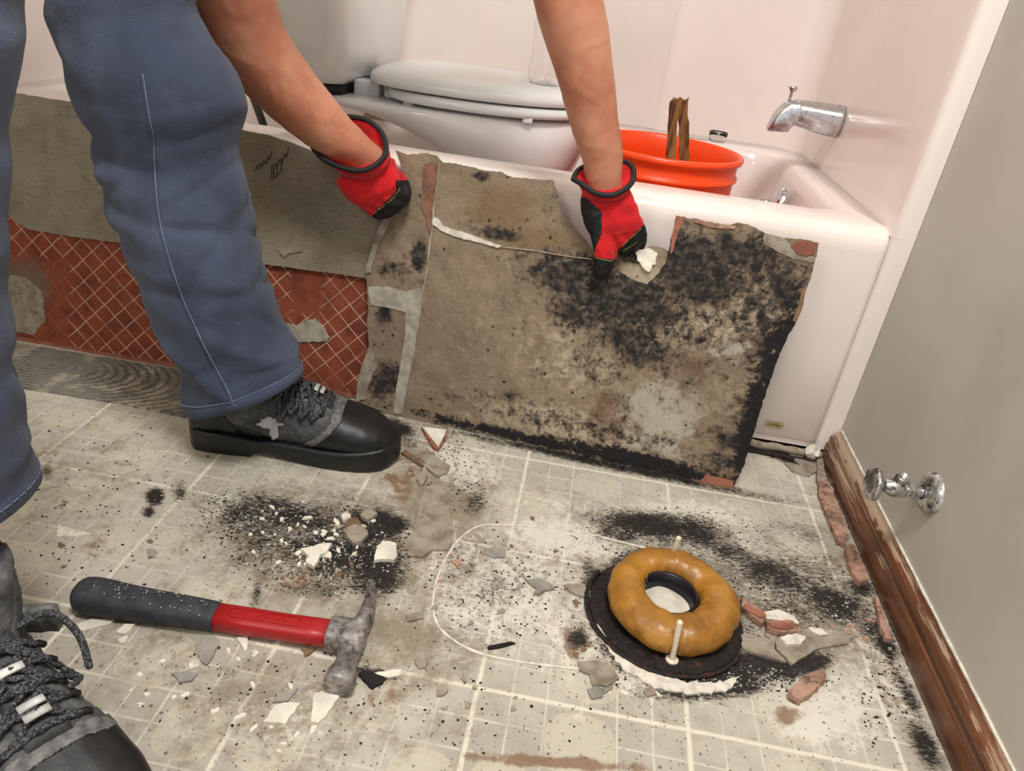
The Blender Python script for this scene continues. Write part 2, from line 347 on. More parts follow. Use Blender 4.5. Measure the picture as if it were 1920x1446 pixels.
def dl(co, per, w):
    f = g.m('FRACT', g.m('ADD', g.m('DIVIDE', g.m('ADD', co, g.m('MULTIPLY', g.noise(60, 3, vec=U), .003)), per), 50.5)); return g.ss(g.m('ABSOLUTE', g.m('SUBTRACT', f, .5)), w*.6, w*1.6, 1., 0.)
ln = g.m('MAXIMUM', dl(us[0], .0262, .038), dl(us[1], .0262, .038)); lum = g.m('MULTIPLY', ln, g.attr('ridge'))
n1 = g.noise(26, 7, .7, vec=U)
c = g.mix(g.ss(n1, .38, .66), (142, 70, 46), (108, 50, 34)); c = g.mix(g.ss(g.m('ADD', g.attr('grey'), g.m('MULTIPLY', n1, .3)), .5, .9), c, (112, 94, 76))
c = g.mix(g.m('MULTIPLY', lum, g.ss(g.noise(20, 4, vec=U), .3, .6, .45, 1.)), c, (206, 160, 134))
M['waffle'] = g.set(col=c, rough=.88); g.bump(g.m('ADD', g.m('MULTIPLY', lum, 1.), g.m('MULTIPLY', g.noise(200, 4, vec=U), .25)), .7, .0022)
# trowelled mortar
g = G('trowelled_mortar'); wv = g.n('ShaderNodeTexWave'); wv.wave_type = 'RINGS'; wv.rings_direction = 'SPHERICAL'
g.put(wv.inputs[0], g.map(g.O, (1, 2.3, 1), (0, 0, 0), (.40, -1.10, 0))); wv.inputs['Scale'].default_value = 17; wv.inputs['Distortion'].default_value = 3.5; wv.inputs['Detail'].default_value = 2
wv.inputs['Detail Scale'].default_value = 6
m1 = g.ss(g.noise(9, 4, .6), .48, .56); cmb = g.ss(wv.outputs[1], .18, .4)
c = g.mix(m1, (124, 122, 112), (166, 158, 140)); c = g.mix(g.m('MULTIPLY', g.ss(g.noise(60, 7, .7), .5, .75), .5), c, (98, 92, 80))
c = g.mix(g.m('MULTIPLY', g.m('MULTIPLY', g.m('SUBTRACT', 1., cmb), .75), g.ss(g.noise(7, 3, .5), .42, .58)), c, (78, 75, 66))
M['trowel'] = g.set(col=c, rough=.95); g.bump(g.m('ADD', cmb, g.m('MULTIPLY', g.noise(90, 5), .5)), .8, .003)

# ------------------------------------------------------------------ the room
def blobs(px, L):
    """stain density from ellipses measured on the photo (u, v, ru, rv, degrees, strength)"""
    d = np.zeros(len(px))
    for u, v, ru, rv, a, s in L:
        a = math.radians(a); dx = px[:, 0]-u; dy = px[:, 1]-v
        x = (dx*math.cos(a)+dy*math.sin(a))/ru; y = (-dx*math.sin(a)+dy*math.cos(a))/rv
        d = np.maximum(d, s*np.clip(1.25-np.sqrt(x*x+y*y)*.75, 0, 1)**1.0*(x*x+y*y < 2.8))
    return d
def setattrs(me, px, D):
    for k, L in D.items():
        a = me.attributes.new(k, 'FLOAT', 'POINT'); a.data.foreach_set('value', blobs(px, L).astype(np.float32))
FX, FY = .672, .164     # closet flange centre
def span(a, b, st): return list(np.arange(a, b, st))
xs = span(-.6, -.3, .03)+span(-.3, .966, .004)+[.968]
ys = span(-2.0, -.3, .1)+span(-.3, .62, .004)+[.622]
me = bpy.data.meshes.new('floor'); nx, ny = len(xs), len(ys)
gx, gy = np.meshgrid(xs, ys); P = np.stack([gx.ravel(), gy.ravel(), np.zeros(nx*ny)], 1)
rr = random.Random(3)
edge = (P[:, 0] > .95)
P[:, 0] = np.where(edge & (P[:, 0] > .964), P[:, 0]-np.array([.004*abs(mnoise.noise(Vector((0, y*60, 3)))) for y in P[:, 1]]), P[:, 0])
faces = []
for j in range(ny-1):
    for i in range(nx-1):
        cx = (xs[i]+xs[i+1])/2-FX; cy = (ys[j]+ys[j+1])/2-FY
        if cx*cx+cy*cy < .052**2: continue
        a = j*nx+i; faces.append((a, a+1, a+nx+1, a+nx))
me.from_pydata(P.tolist(), [], faces); me.update()
with np.errstate(all='ignore'):
    PX = topx(P)
PX[(P[:, 1] < -.3)] = -9999
setattrs(me, PX, dict(
 mold=[(560,1010,215,95,10,.66),(1500,1090,190,75,20,.62),(1250,1000,160,45,10,.6),(530,965,150,42,8,.85),(630,1040,130,55,10,1.0),(600,1100,100,28,5,.55),(690,990,60,40,0,1.25),(730,985,40,18,0,1.3),(440,965,60,32,-15,.75),(700,1060,60,60,0,1.15),(640,930,70,14,5,.5),
       (291,932,17,16,-30,1.25),(278,960,12,10,0,1.2),(337,925,16,18,-40,.9),(88,885,12,14,0,.7),(310,890,12,12,0,.5),(118,945,7,12,20,.9),(480,1120,10,60,14,.8),(520,1020,90,40,0,.5),
       (1220,985,115,26,5,1.15),(1310,1000,70,34,15,.95),(1160,1000,60,26,10,.8),(1450,1080,120,42,22,.85),(1560,1130,90,36,22,.95),(1480,1150,120,40,15,.6),(1610,1100,40,20,15,.9),(1380,1040,70,30,20,.8),(1640,1180,40,24,25,.9),
       (1420,1245,110,26,-8,1.45),(1500,1250,60,20,-15,1.35),(1330,1285,110,26,-4,1.35),(1250,1260,110,22,10,1.25),(1150,1200,30,80,-25,1.0),(1110,1110,18,70,-5,.95),(1180,1050,70,20,-20,.9),(1260,1150,170,120,15,.9),
       (1380,1290,80,20,-10,1.0),(1620,1020,30,60,0,.45),(1560,1080,60,50,0,.5),(890,945,26,30,0,.7),(760,830,40,24,20,.6),(860,1060,60,60,0,.5),(930,1110,60,40,0,.5),(700,1265,46,14,8,1.0),
       (1735,1400,24,60,-30,.9),(1700,1300,16,80,-28,.8),(1660,1210,20,50,-25,1.0),(1500,865,60,9,12,1.2),(1085,1200,26,22,0,.9),(330,1170,30,60,0,.2),(1500,1000,120,30,12,.5),(880,1130,110,110,0,.35),(740,800,40,16,20,1.1),(1140,870,330,10,12,1.0)],
 dust=[(850,1040,90,60,0,.55),(950,1120,160,110,0,.6),(1060,1010,120,40,10,.8),(1080,1180,100,100,0,.6),(1240,1270,150,40,8,.9),(1420,1270,100,30,-5,.8),(1550,1340,120,80,0,.7),(880,1130,90,70,0,.6),(600,1330,180,90,0,.35),(860,870,90,40,10,.7),
       (1290,970,110,40,5,.7),(1450,1070,170,70,20,.5),(430,960,60,40,0,.6),(620,1010,90,50,0,.5),(1080,1340,120,40,5,.3),(550,1360,140,70,0,.4),(1650,1290,90,120,0,.5),(1130,960,260,40,8,.4)],
 brown=[(1100,1040,90,60,0,.45),(1075,1200,30,40,0,.8),(1480,1345,30,22,20,.95),(810,1020,60,90,20,.5),(1700,1340,30,140,-28,.5),(1560,900,60,40,20,.45),(150,960,70,50,0,.4),(180,1030,80,40,0,.45),(720,1300,70,30,0,.5),(560,1300,100,50,0,.4),(330,1220,60,70,0,.45),(750,900,60,60,0,.6),
        (1040,1430,170,14,4,.95),(860,860,120,30,10,.3),(1600,1180,60,60,0,.4),(1480,1230,180,50,0,.4),(1210,1140,130,120,0,.6)],
 grime=[(760,1200,160,120,0,.55),(620,1040,260,140,5,.6),(330,1200,200,160,0,.35),(900,1080,160,120,0,.45),(520,1330,260,120,0,.5),(1260,1150,220,180,0,.4),(1480,1140,240,110,20,.55),(820,950,120,130,0,.6),(150,900,200,140,0,.35),(1650,1200,80,320,-25,.35),(830,1360,120,80,0,.3),(1100,940,300,70,8,.2),(600,860,260,50,0,.3)],
 worn=[(300,980,260,120,0,.7),(880,900,120,60,10,.5),(1100,1170,120,110,0,.9),(850,1130,90,90,0,.5),(1500,1310,200,110,0,.5),(600,1350,260,90,0,.6),(200,820,220,70,8,.35),(1350,960,200,60,5,.5)]))
floor = struct(link('floor', me, M['floor'], None, False))
def plain(name, lo, hi, m):
    bm = bmesh.new(); box(bm, lo, hi); return struct(obj(name, bm, m, None, False))
plain('wall_right', (.985, -2.0, -.05), (1.08, 1.5, 2.4), M['wallgrey'])
plain('wall_back', (-.7, 1.395, -.05), (.985, 1.5, 2.4), M['wallgrey'])
plain('wall_left', (-.7, -2.0, -.05), (-.602, 1.395, 2.4), M['wallgrey'])
plain('ceiling', (-.7, -2.0, 2.4), (1.08, 1.5, 2.48), M['ceiling'])
# subfloor below the vinyl (fills under the tub and behind the drain)
bm = bmesh.new(); box(bm, (-.6, .623, -.05), (.985, 1.395, -.002)); struct(obj('trim_1', bm, M['mortar'], None, False))
bm = bmesh.new(); box(bm, (.9655, -2, -.05), (.985, .623, -.004)); struct(obj('trim_2', bm, M['goo'], None, False))
# wood baseboard with moulded profile
prof = [(.985, .001), (.9665, .001), (.9660, .008), (.9660, .034), (.9672, .038), (.9700, .040), (.9706, .043), (.9690, .046), (.9694, .051), (.9725, .056), (.9765, .0595), (.9795, .0605), (.9825, .0640), (.985, .0655)]
bm = bmesh.new(); rings = []
for i in range(180):
    y = -1.6+(.619+1.6)*i/179; rings.append([Vector((x, y, z+.0006*nz((0, y, z), 40))) for x, z in prof])
loft(bm, rings)
o = struct(obj('baseboard_right', bm, M['basewood'], None, False))
a = o.data.attributes.new('wear', 'FLOAT', 'POINT')
a.data.foreach_set('value', [max(0, 1-abs(v.co.y-.52)/.3)*(1 if v.co.z > .02 else .3)+(.7 if v.co.z > .056 else 0) for v in o.data.vertices])
o.modifiers.new('b', 'BEVEL').width = .0006
# caulk bead along the baseboard top
bm = bmesh.new(); tube(bm, [(.984, y, .0655+.0008*nz((0, y, 0), 30)) for y in np.linspace(-1.6, .618, 90)], [.0022+.0009*nz((0, y, 2), 25) for y in np.linspace(-1.6, .618, 90)], 6)
tag(obj('caulk_bead', bm, M['caulk']), 'thin white caulk bead along the top of the wooden baseboard', 'caulk')

# ------------------------------------------------------------------ bathtub with surround
tub = empty('bathtub', (.19, 1.0, 0)); tag(tub, 'off-white one-piece bathtub and shower surround with tall front apron', 'bathtub')
TI = Matrix.Translation((-.19, -1.0, 0))
def child(name, bm, m, parent, off=None, **k):
    if off is not None: bmesh.ops.transform(bm, matrix=Matrix.Translation(off), verts=bm.verts)
    return obj(name, bm, m, parent, **k)
TO = Vector((-.19, -1.0, 0))
bm = bmesh.new(); x0, x1, y0, y1 = -.6, .953, .623, 1.385
R = [rrect(x0, x1, y0+.004, y1, .012, .018), rrect(x0, x1, y0+.004, y1, .012, .03), rrect(x0, x1, y0+.001, y1, .012, .034), rrect(x0, x1, y0, y1, .012, .2), rrect(x0, x1, y0, y1, .012, .376),
     rrect(x0, x1, y0+.001, y1, .012, .388), rrect(x0, x1, y0+.006, y1, .012, .400), rrect(x0, x1, y0+.015, y1, .012, .408), rrect(x0, x1, y0+.030, y1, .02, .4115)]
ix0, ix1, iy0, iy1 = -.50, .895, .735, 1.275
R += [rrect(ix0-.02, ix1+.02, iy0-.025, iy1+.02, .07, .413), rrect(ix0-.008, ix1+.008, iy0-.010, iy1+.008, .07, .411), rrect(ix0, ix1, iy0, iy1, .07, .403), rrect(ix0+.008, ix1-.004, iy0+.006, iy1-.006, .07, .38),
      rrect(ix0+.05, ix1-.03, iy0+.025, iy1-.025, .09, .22), rrect(ix0+.09, ix1-.05, iy0+.04, iy1-.04, .1, .12), rrect(ix0+.12, ix1-.08, iy0+.07, iy1-.07, .1, .088), rrect(ix0+.2, ix1-.16, iy0+.13, iy1-.13, .1, .08)]
loft(bm, R, (False, True)); child('basin', bm, M['tub'], tub, TO)
# surround: end wall with rounded front flange, back wall with shallow column, left end wall
bm = bmesh.new()
prof = [(.9845, .6225), (.975, .6225), (.962, .6235), (.955, .627), (.9525, .634), (.9525, .66), (.955, .80), (.955, 1.20)]
for i in range(9):
    a = math.radians(i*90/8); prof.append((.895+.06*math.cos(a), 1.315+.06*math.sin(a)))
prof += [(.80, 1.376), (.622, 1.376)]
for t in (0, .5, 1): prof.append((.612-.012*t, 1.376+.008*(t*t*(3-2*t))))
prof += [(.3, 1.384), (-.53, 1.384)]
for i in range(7):
    a = math.radians(90+i*90/6); prof.append((-.53+.05*math.cos(a)-0, 1.334+.05*math.sin(a)))
prof += [(-.58, .70), (-.582, .64), (-.586, .628), (-.60, .6235), (-.601, .6235)]
zs = [.404, .45, .6, 1.0, 1.5, 1.95]
loft(bm, [[Vector((x, y, z)) for x, y in prof] for z in zs], (False, False), close=False)
# apron flange strip down to the floor at right
o = child('surround_panel', bm, M['tub'], tub, TO)
bm = bmesh.new()
pr = [(.9845, .6225), (.972, .6225), (.962, .6232), (.9555, .6255), (.9535, .629), (.9535, .66)]
loft(bm, [[Vector((x, y, z)) for x, y in pr] for z in (.02, .2, .404)], (False, False), close=False)
child('side_flange', bm, M['tub'], tub, TO)
# gold maker's tag on the apron
c0 = at(1452, 797, 1, .622)
bm = bmesh.new(); loft(bm, [[Vector((p.x, .6225-t, p.y)) for p in rrect(c0.x-.0155, c0.x+.0155, c0.z-.0052, c0.z+.0052, .003, 0, 4)] for t in (0, .0008)])
tg = child('maker_tag', bm, M['goldtag'], tub, TO, smooth=False); tg['label'] = 'small gold metal tag'
bm = bmesh.new()
for i in range(5):
    x = c0.x-.009+i*.0042
    box(bm, (x, .6214, c0.z-.0018), (x+.0011, .6218, c0.z+.0016)); box(bm, (x, .6214, c0.z+.0008*(i % 3)-.001), (x+.0026, .6218, c0.z+.0008*(i % 3)))
child('tag_lettering', bm, M['ink'], tg, TO, smooth=False)
# warning labels on the back deck
for (u, v, w_) in ((1240, 238, .016), (1305, 250, .022)):
    p = at(u, v, 2, .4135); bm = bmesh.new()
    for r_ in range(3):
        for q_ in range(6):
            if (q_*7+r_*5) % 4: box(bm, (p.x-w_+q_*w_/3, 1.30+r_*.006, .4128), (p.x-w_+q_*w_/3+w_/4.2, 1.303+r_*.006, .4134))
    child('printed_label', bm, M['inkgreen'], tub, TO, smooth=False)
# crusty sealant along the foot of the apron
bm = bmesh.new(); pp = [Vector((x, .6195+.002*nz((x, 0, 0), 30), .010+.003*nz((x, 1, 0), 40))) for x in np.linspace(-.55, .962, 150)]
tube(bm, pp, [.0075+.003*nz((p.x, 3, 0), 45) for p in pp], 7)
tag(obj('mortar_ridge', bm, M['mortar']), 'dirty broken grout ridge left along the foot of the tub apron', 'grout')
bm = bmesh.new(); pp = [Vector((x, .606+.004*nz((x, 0, 4), 35), .0015)) for x in np.linspace(.79, .952, 40)]
tube(bm, pp, [.0050+.004*nz((p.x, 3, 0), 60) for p in pp], 7)
tag(obj('glue_residue', bm, M['goo']), 'black rotten glue line on the floor in front of the tub apron, right end', 'glue')
p1 = at(1520, 842, 1, .612)
bm = bmesh.new(); bmesh.ops.create_icosphere(bm, subdivisions=4, radius=.012, matrix=Matrix.Translation((p1.x+.006, .612, .017)) @ Matrix.Diagonal((1.2, .8, 1.3, 1)))
for v in bm.verts: v.co += v.co.normalized()*0+Vector((nz(v.co, 90), nz(v.co, 90, 3), nz(v.co, 90, 7)))*.005
tag(obj('caulk_lump', bm, M['caulk']), 'yellowed lump of old caulk at the foot of the tub corner beside the baseboard', 'caulk')

# spout with diverter
sp = empty('tub_spout', (.953, 1.088, .515)); tag(sp, 'chrome bathtub spout with pull-up diverter on the end wall', 'faucet')
spec = [(.000, .0285, .031, 0), (.004, .030, .0315, 0), (.012, .0295, .0310, 0), (.045, .0275, .0290, .002), (.080, .0240, .0255, .005), (.098, .0220, .0235, .006)]
bm = bmesh.new(); rg = []
for d, ry, rz_, zo in spec: rg.append([Vector((-d, ry*math.cos(a), zo+rz_*math.sin(a)*(1 if math.sin(a) > 0 else 1.0))) for a in np.linspace(0, 2*math.pi, 33)[:-1]])
loft(bm, rg)
bm2 = bm; rg = []
for d, ry, zt, zb in [(.088, .0225, .0300, -.017), (.096, .0222, .0290, -.034), (.106, .0216, .0270, -.035), (.118, .0200, .0200, -.036), (.128, .0180, .0060, -.037), (.134, .0150, -.012, -.037), (.137, .010, -.026, -.0365)]:
    rg.append([Vector((-d, ry*math.copysign(abs(math.cos(a))**.8, math.cos(a)), (zt+zb)/2+(zt-zb)/2*math.copysign(abs(math.sin(a))**.8, math.sin(a)))) for a in np.linspace(0, 2*math.pi, 33)[:-1]])
loft(bm2, rg); remesh('spout_body', bm2, M['chrome'], .0016, sp, 3)
bm = bmesh.new(); lathe(bm, [(.003, 0), (.003, .016), (.0035, .018), (.0085, .024), (.0095, .027), (.0075, .029), (.001, .0295)], (-.108, 0, .024), 20, cap=(True, True)); obj('diverter_knob', bm, M['chrome'], sp)
# overflow plate with trip lever
ov = empty('overflow_plate', (.868, 1.05, .345)); tag(ov, 'chrome overflow plate with trip lever inside the tub end, just above the rim', 'drain plate')
Mo = Matrix.Rotation(math.radians(-78), 4, 'Y')
bm = bmesh.new(); lathe(bm, [(.002, .012), (.018, .0115), (.029, .008), (.034, .003), (.035, -.004)], (0, 0, 0), 40, Mo, (True, False)); obj('plate', bm, M['chrome'], ov)
bm = bmesh.new(); tube(bm, [(-.01, 0, .0), (-.026, -.004, .002), (-.040, -.010, -.002)], [.004, .0045, .006], 12); obj('trip_lever', bm, M['chrome'], ov)

# dark supply hose behind the rim
bm = bmesh.new(); tube(bm, [at(470, 160, 1, 1.1), at(476, 185, 1, 1.08), at(486, 212, 1, 1.06), at(500, 250, 1, 1.05), at(520, 300, 1, 1.05)], .0085, 12, 4)
tag(obj('supply_hose', bm, M['hose']), 'dark flexible supply hose hanging inside the tub left of the toilet', 'hose')

# ------------------------------------------------------------------ toilet standing in the tub
TC = Vector((.20, .985, 0)); toi = empty('toilet', TC+Vector((0, 0, .08))); tag(toi, 'white toilet with closed lid standing inside the bathtub', 'toilet')
tof = Vector((-TC.x, -TC.y, -.08))
def egg(xb, xf, hw, z, n=44, sq=2.2, yo=0, tilt=0):
    """plan outline: blunt back at xb, rounded front at xf"""
    pts = []; cx = xb+(xf-xb)*.42
    for i in range(n):
        a = 2*math.pi*i/n; c_, s_ = math.cos(a), math.sin(a)
        e = 2.0 if c_ > 0 else 3.4
        x = cx+math.copysign(abs(c_)**(2/e), c_)*((xf-cx) if c_ > 0 else (cx-xb)); y = TC.y+yo+hw*math.copysign(abs(s_)**(2/e), s_)
        pts.append(Vector((x, y, z+tilt*(x-cx))))
    return pts
bm = bmesh.new()
loft(bm, [egg(.10, .36, .10, .082), egg(.10, .365, .105, .11), egg(.16, .38, .095, .20), egg(.20, .40, .11, .28), egg(.22, .428, .132, .335), egg(.20, .443, .150, .370), egg(.155, .452, .163, .395), egg(.10, .458, .174, .417), egg(.03, .463, .182, .436), egg(-.05, .465, .186, .447), egg(-.085, .466, .187, .452), egg(-.085, .464, .185, .460), egg(-.08, .458, .178, .463)])
child('bowl', bm, M['porcelain'], toi, tof)
bm = bmesh.new()
loft(bm, [egg(.075, .455, .176, .469), egg(.068, .463, .183, .471), egg(.066, .466, .186, .477), egg(.068, .463, .183, .485), egg(.075, .455, .176, .487)])
child('seat', bm, M['seat_plastic'], toi, tof)
bm = bmesh.new()
loft(bm, [egg(.045, .455, .175, .490), egg(.036, .464, .184, .492), egg(.034, .467, .187, .499), egg(.038, .463, .184, .508), egg(.050, .450, .172, .514), egg(.065, .43, .15, .519), egg(.12, .36, .08, .5205)])
child('lid', bm, M['seat_plastic'], toi, tof)
for sy in (-.09, .075):
    bm = bmesh.new(); box(bm, (.012, TC.y+sy-.02, .462), (.062, TC.y+sy+.02, .489)); child('hinge', bm, M['seat_plastic'], toi, tof, bevel=.004)
for sx in (.13, .35):
    for sy in (-1, 1):
        bm = bmesh.new(); box(bm, (sx-.009, TC.y+sy*.150-.006, .462), (sx+.009, TC.y+sy*.150+.006, .471)); child('seat_bumper', bm, M['seat_plastic'], toi, tof, bevel=.002)
bm = bmesh.new()
def trr(x0, x1, hw, z, r=.03): return rrect(x0, x1, TC.y-hw, TC.y+hw, r, z, 6)
loft(bm, [trr(-.135, .012, .19, .484, .04), trr(-.15, .022, .20, .50, .04), trr(-.155, .028, .215, .62, .035), trr(-.16, .034, .225, .80, .035), trr(-.16, .034, .225, .815, .035)])
child('tank', bm, M['porcelain'], toi, tof)
bm = bmesh.new(); loft(bm, [trr(-.17, .045, .235, .817, .03), trr(-.172, .047, .237, .825, .03), trr(-.172, .047, .237, .84, .03), trr(-.16, .035, .225, .85, .03)]); child('tank_lid', bm, M['porcelain'], toi, tof)
bm = bmesh.new(); loft(bm, [trr(-.12, .004, .17, .4625, .03), trr(-.12, .004, .17, .486, .03)]); child('tank_gasket', bm, M['black'], toi, tof)
# worn sticker on the bowl flank
s0 = at(706, 214, 1, 1.252)
bm = bmesh.new(); box(bm, (s0.x-.030, 1.246, s0.z-.012), (s0.x+.024, 1.250, s0.z+.016), None); stk_ = child('worn_sticker', bm, M['sticker'], tub, TO, smooth=False); stk_['label'] = 'worn yellowish sticker'
bm = bmesh.new(); rr = random.Random(4)
for i in range(9): tube(bm, [(s0.x-.022+i*.005, 1.2455, s0.z+rr.uniform(-.008, .012)), (s0.x-.020+i*.005+rr.uniform(-.003, .003), 1.2455, s0.z+rr.uniform(-.008, .012))], .0009, 5)
child('sticker_marks', bm, M['ink'], stk_, TO)
# water bottle standing on the lid
bt = empty('plastic_bottle', (.362, .945, .5205)); tag(bt, 'clear crumpled plastic water bottle standing on the toilet lid', 'bottle')
def botprof(o=0): return [(.010, .006), (.024, 0), (.029-o, .006), (.031-o, .02), (.0305-o, .05), (.029-o, .06), (.031-o, .068), (.029-o, .076), (.031-o, .084), (.029-o, .092), (.031-o, .10), (.031-o, .13), (.028-o, .145), (.018-o, .165), (.0125-o, .178), (.0125-o, .186)]
bm = bmesh.new(); seg = 40
rg = [[Vector((r*math.cos(2*math.pi*j/seg), r*math.sin(2*math.pi*j/seg), z))*(1) for j in range(seg)] for r, z in crom([(r, z, 0) for r, z in botprof()], 3) and [(p.x, p.y) for p in crom([(r, z, 0) for r, z in botprof()], 3)]]
for r in rg:
    for p in r: k_ = 1+.11*nz(p, 38)+.05*nz(p, 110); p.x *= k_; p.y *= k_
loft(bm, rg, (True, False)); o = obj('bottle_body', bm, M['clear'], bt); sm = o.modifiers.new('s', 'SOLIDIFY'); sm.thickness = .0006
bm = bmesh.new(); lathe(bm, [(.0145, .180), (.0150, .182), (.0150, .194), (.0135, .196)], (0, 0, 0), 24, cap=(True, True)); obj('bottle_cap', bm, M['whitechip'], bt)
# small clear cup behind the bucket
cu = at(1346, 256, 1, 1.31)
bm = bmesh.new(); lathe(bm, [(.012, 0), (.018, .001), (.021, .012), (.022, .022), (.0205, .022), (.0195, .012), (.016, .003)], (cu.x, 1.31, .4135), 28, cap=(True, True))
tag(obj('clear_cup', bm, M['clear']), 'tiny clear plastic cup on the tub back ledge behind the bucket', 'cup')

# ------------------------------------------------------------------ bucket and rotten wood
BX, BY, BZ = .605, .925, .081
bk = empty('bucket', (BX, BY, BZ)); tag(bk, 'orange plastic bucket standing in the bathtub', 'bucket')
bm = bmesh.new()
lathe(bm, [(.002, .0), (.125, 0), (.130, .004), (.1385, .255), (.1385, .264), (.1500, .272), (.1500, .279), (.1415, .283), (.1415, .318), (.1470, .322), (.1470, .327), (.1425, .330), (.1428, .350), (.1500, .354), (.1512, .359), (.1500, .364), (.1445, .365), (.1405, .361), (.1385, .330), (.134, .25), (.124, .006), (.002, .006)], (0, 0, 0), 96)
obj('bucket_shell', bm, M['orange'], bk, auto=1)
wt = []
for k_, (ub, vb, ut, vt, w_, yb, dep) in enumerate(((1255, 330, 1264, 192, .0078, .890, .008), (1283, 330, 1280, 190, .0088, .94, .008))):
    a = at(ub, vb, 1, yb); b = at(ut, vt, 1, yb+.004); rr = random.Random(k_+2)
    a = a+(a-b)*1.2
    bm = bmesh.new(); rg = []; ax = (b-a); n = 26
    prof8 = [(-1, -1), (-.4, -1.05), (.3, -.95), (1, -1), (1.05, 0), (1, 1), (.2, .95), (-.3, 1.05), (-1, 1), (-.95, 0)]
    for i in range(n):
        t = i/(n-1); c_ = a+ax*t
        rg.append([c_+Vector((w_*px_*(1+.5*nz((i*.35, j*1.3, k_*3), 1.6)), dep*py_*.8, ((.022*nz((j*1.3, k_*5+2, 0), 1.7)+.004) if i == n-1 else 0))) for j, (px_, py_) in enumerate(prof8)])
    loft(bm, rg); o = obj('wood_strip', bm, M['rotwood'], None, False)
    tag(o, ['rotten brown wood strip in the orange bucket, left of the two', 'rotten brown wood strip in the orange bucket, right of the two'][k_], 'wood', 'rotten wood strips standing in the bucket')

# ------------------------------------------------------------------ slabs traced on real planes
def slab(name, outl, p0, n, thick, mats, parent=None, step=.005, ragged=.0012, relief=.0, attrs=None, off=0, seed=0, seg=.004):
    n = n.normalized(); ey = (Vector((0, 0, 1))-n*n.z).normalized(); ex = ey.cross(n)
    if abs(n.z) > .9: ex = Vector((1, 0, 0)); ex = (ex-n*ex.dot(n)).normalized(); ey = n.cross(ex)
    P2 = []
    for u, v in outl:
        q = on(u, v, p0, n)-p0; P2.append(Vector((q.dot(ex), q.dot(ey))))
    B = []
    for i, a in enumerate(P2):
        b = P2[(i+1) % len(P2)]; L = (b-a).length; k = max(1, int(L/seg))
        for j in range(k):
            p = a+(b-a)*(j/k)
            if ragged: p = p+Vector((nz((p.x, p.y, seed), 170), nz((p.x, p.y, seed+5), 170)))*ragged*2+Vector((nz((p.x, p.y, seed+9), 500), nz((p.x, p.y, seed+4), 500)))*ragged
            B.append(p)
    xs_ = [p.x for p in B]; ys_ = [p.y for p in B]; pts = list(B); nb = len(B)
    x = min(xs_)
    while x < max(xs_):
        y = min(ys_)
        while y < max(ys_): pts.append(Vector((x+random.uniform(-.2, .2)*step, y+random.uniform(-.2, .2)*step))); y += step
        x += step
    vo, eo, fo, *_ = delaunay_2d_cdt(pts, [(i, (i+1) % nb) for i in range(nb)], [list(range(nb))], 1, 1e-6)
    used = sorted({i for f in fo for i in f}); mp = {o: i for i, o in enumerate(used)}; V2 = [vo[i] for i in used]; F_ = [[mp[i] for i in f] for f in fo]
    N = len(V2); front = []; back = []
    for p in V2:
        w = p0+ex*p.x+ey*p.y
        front.append(w+n*(off+(relief*nz((p.x, p.y, seed), 45)+relief*.5*nz((p.x, p.y, seed), 140) if relief else 0))); back.append(w+n*(off-thick))
    cnt = {}
    for f in F_:
        for i in range(len(f)):
            e = (f[i], f[(i+1) % len(f)]); cnt[e] = cnt.get(e, 0)+1
    sides = [(a, b) for (a, b) in cnt if (b, a) not in cnt]
    faces = list(F_)+[[i+N for i in f[::-1]] for f in F_]+[[b, a, a+N, b+N] for a, b in sides]
    me = bpy.data.meshes.new(name); pos = [tuple(p) for p in front+back]; me.from_pydata(pos, [], faces); me.update()
    uv = me.uv_layers.new(name='UVMap'); idx = np.empty(len(me.loops), dtype=np.int32); me.loops.foreach_get('vertex_index', idx)
    A = np.array([(p.x, p.y) for p in V2]*2, dtype=np.float32); uv.data.foreach_set('uv', A[idx].ravel())
    px = topx(np.array(pos))
    if attrs: setattrs(me, px, attrs)
    o = link(name, me, mats, parent, False); o['_n'] = 0; del o['_n']
    return o
# main moldy board
BP = Vector((.515, .515-.0653*(.515-.24), .002)); BN = Vector((-.0653, -1, .205))
OUT = [(742,283),(765,289),(800,287),(818,292),(828,304),(868,309),(900,318),(935,322),(960,332),(1000,336),(1036,338),(1045,365),(1050,392),(1066,415),(1082,436),(1098,452),(1112,470),(1130,487),(1150,500),(1168,513),(1190,528),(1214,534),(1236,512),(1250,490),(1256,460),(1262,430),(1268,405),(1300,410),(1330,420),(1360,425),(1385,418),(1405,422),(1440,440),(1470,446),(1500,448),(1536,456),(1530,480),(1518,528),(1510,545),(1504,575),(1491,607),(1478,630),(1462,665),(1440,725),(1420,790),(1402,850),(1390,885),(1371,917),(1330,908),(1300,902),(1240,889),(1150,868),(1050,846),(960,826),(880,808),(810,795),(765,787),(735,780),(700,765),(668,752),(671,715),(680,680),(692,648),(688,610),(690,575),(688,545),(686,512),(697,470),(708,435),(716,405),(738,388),(762,362),(756,325)]
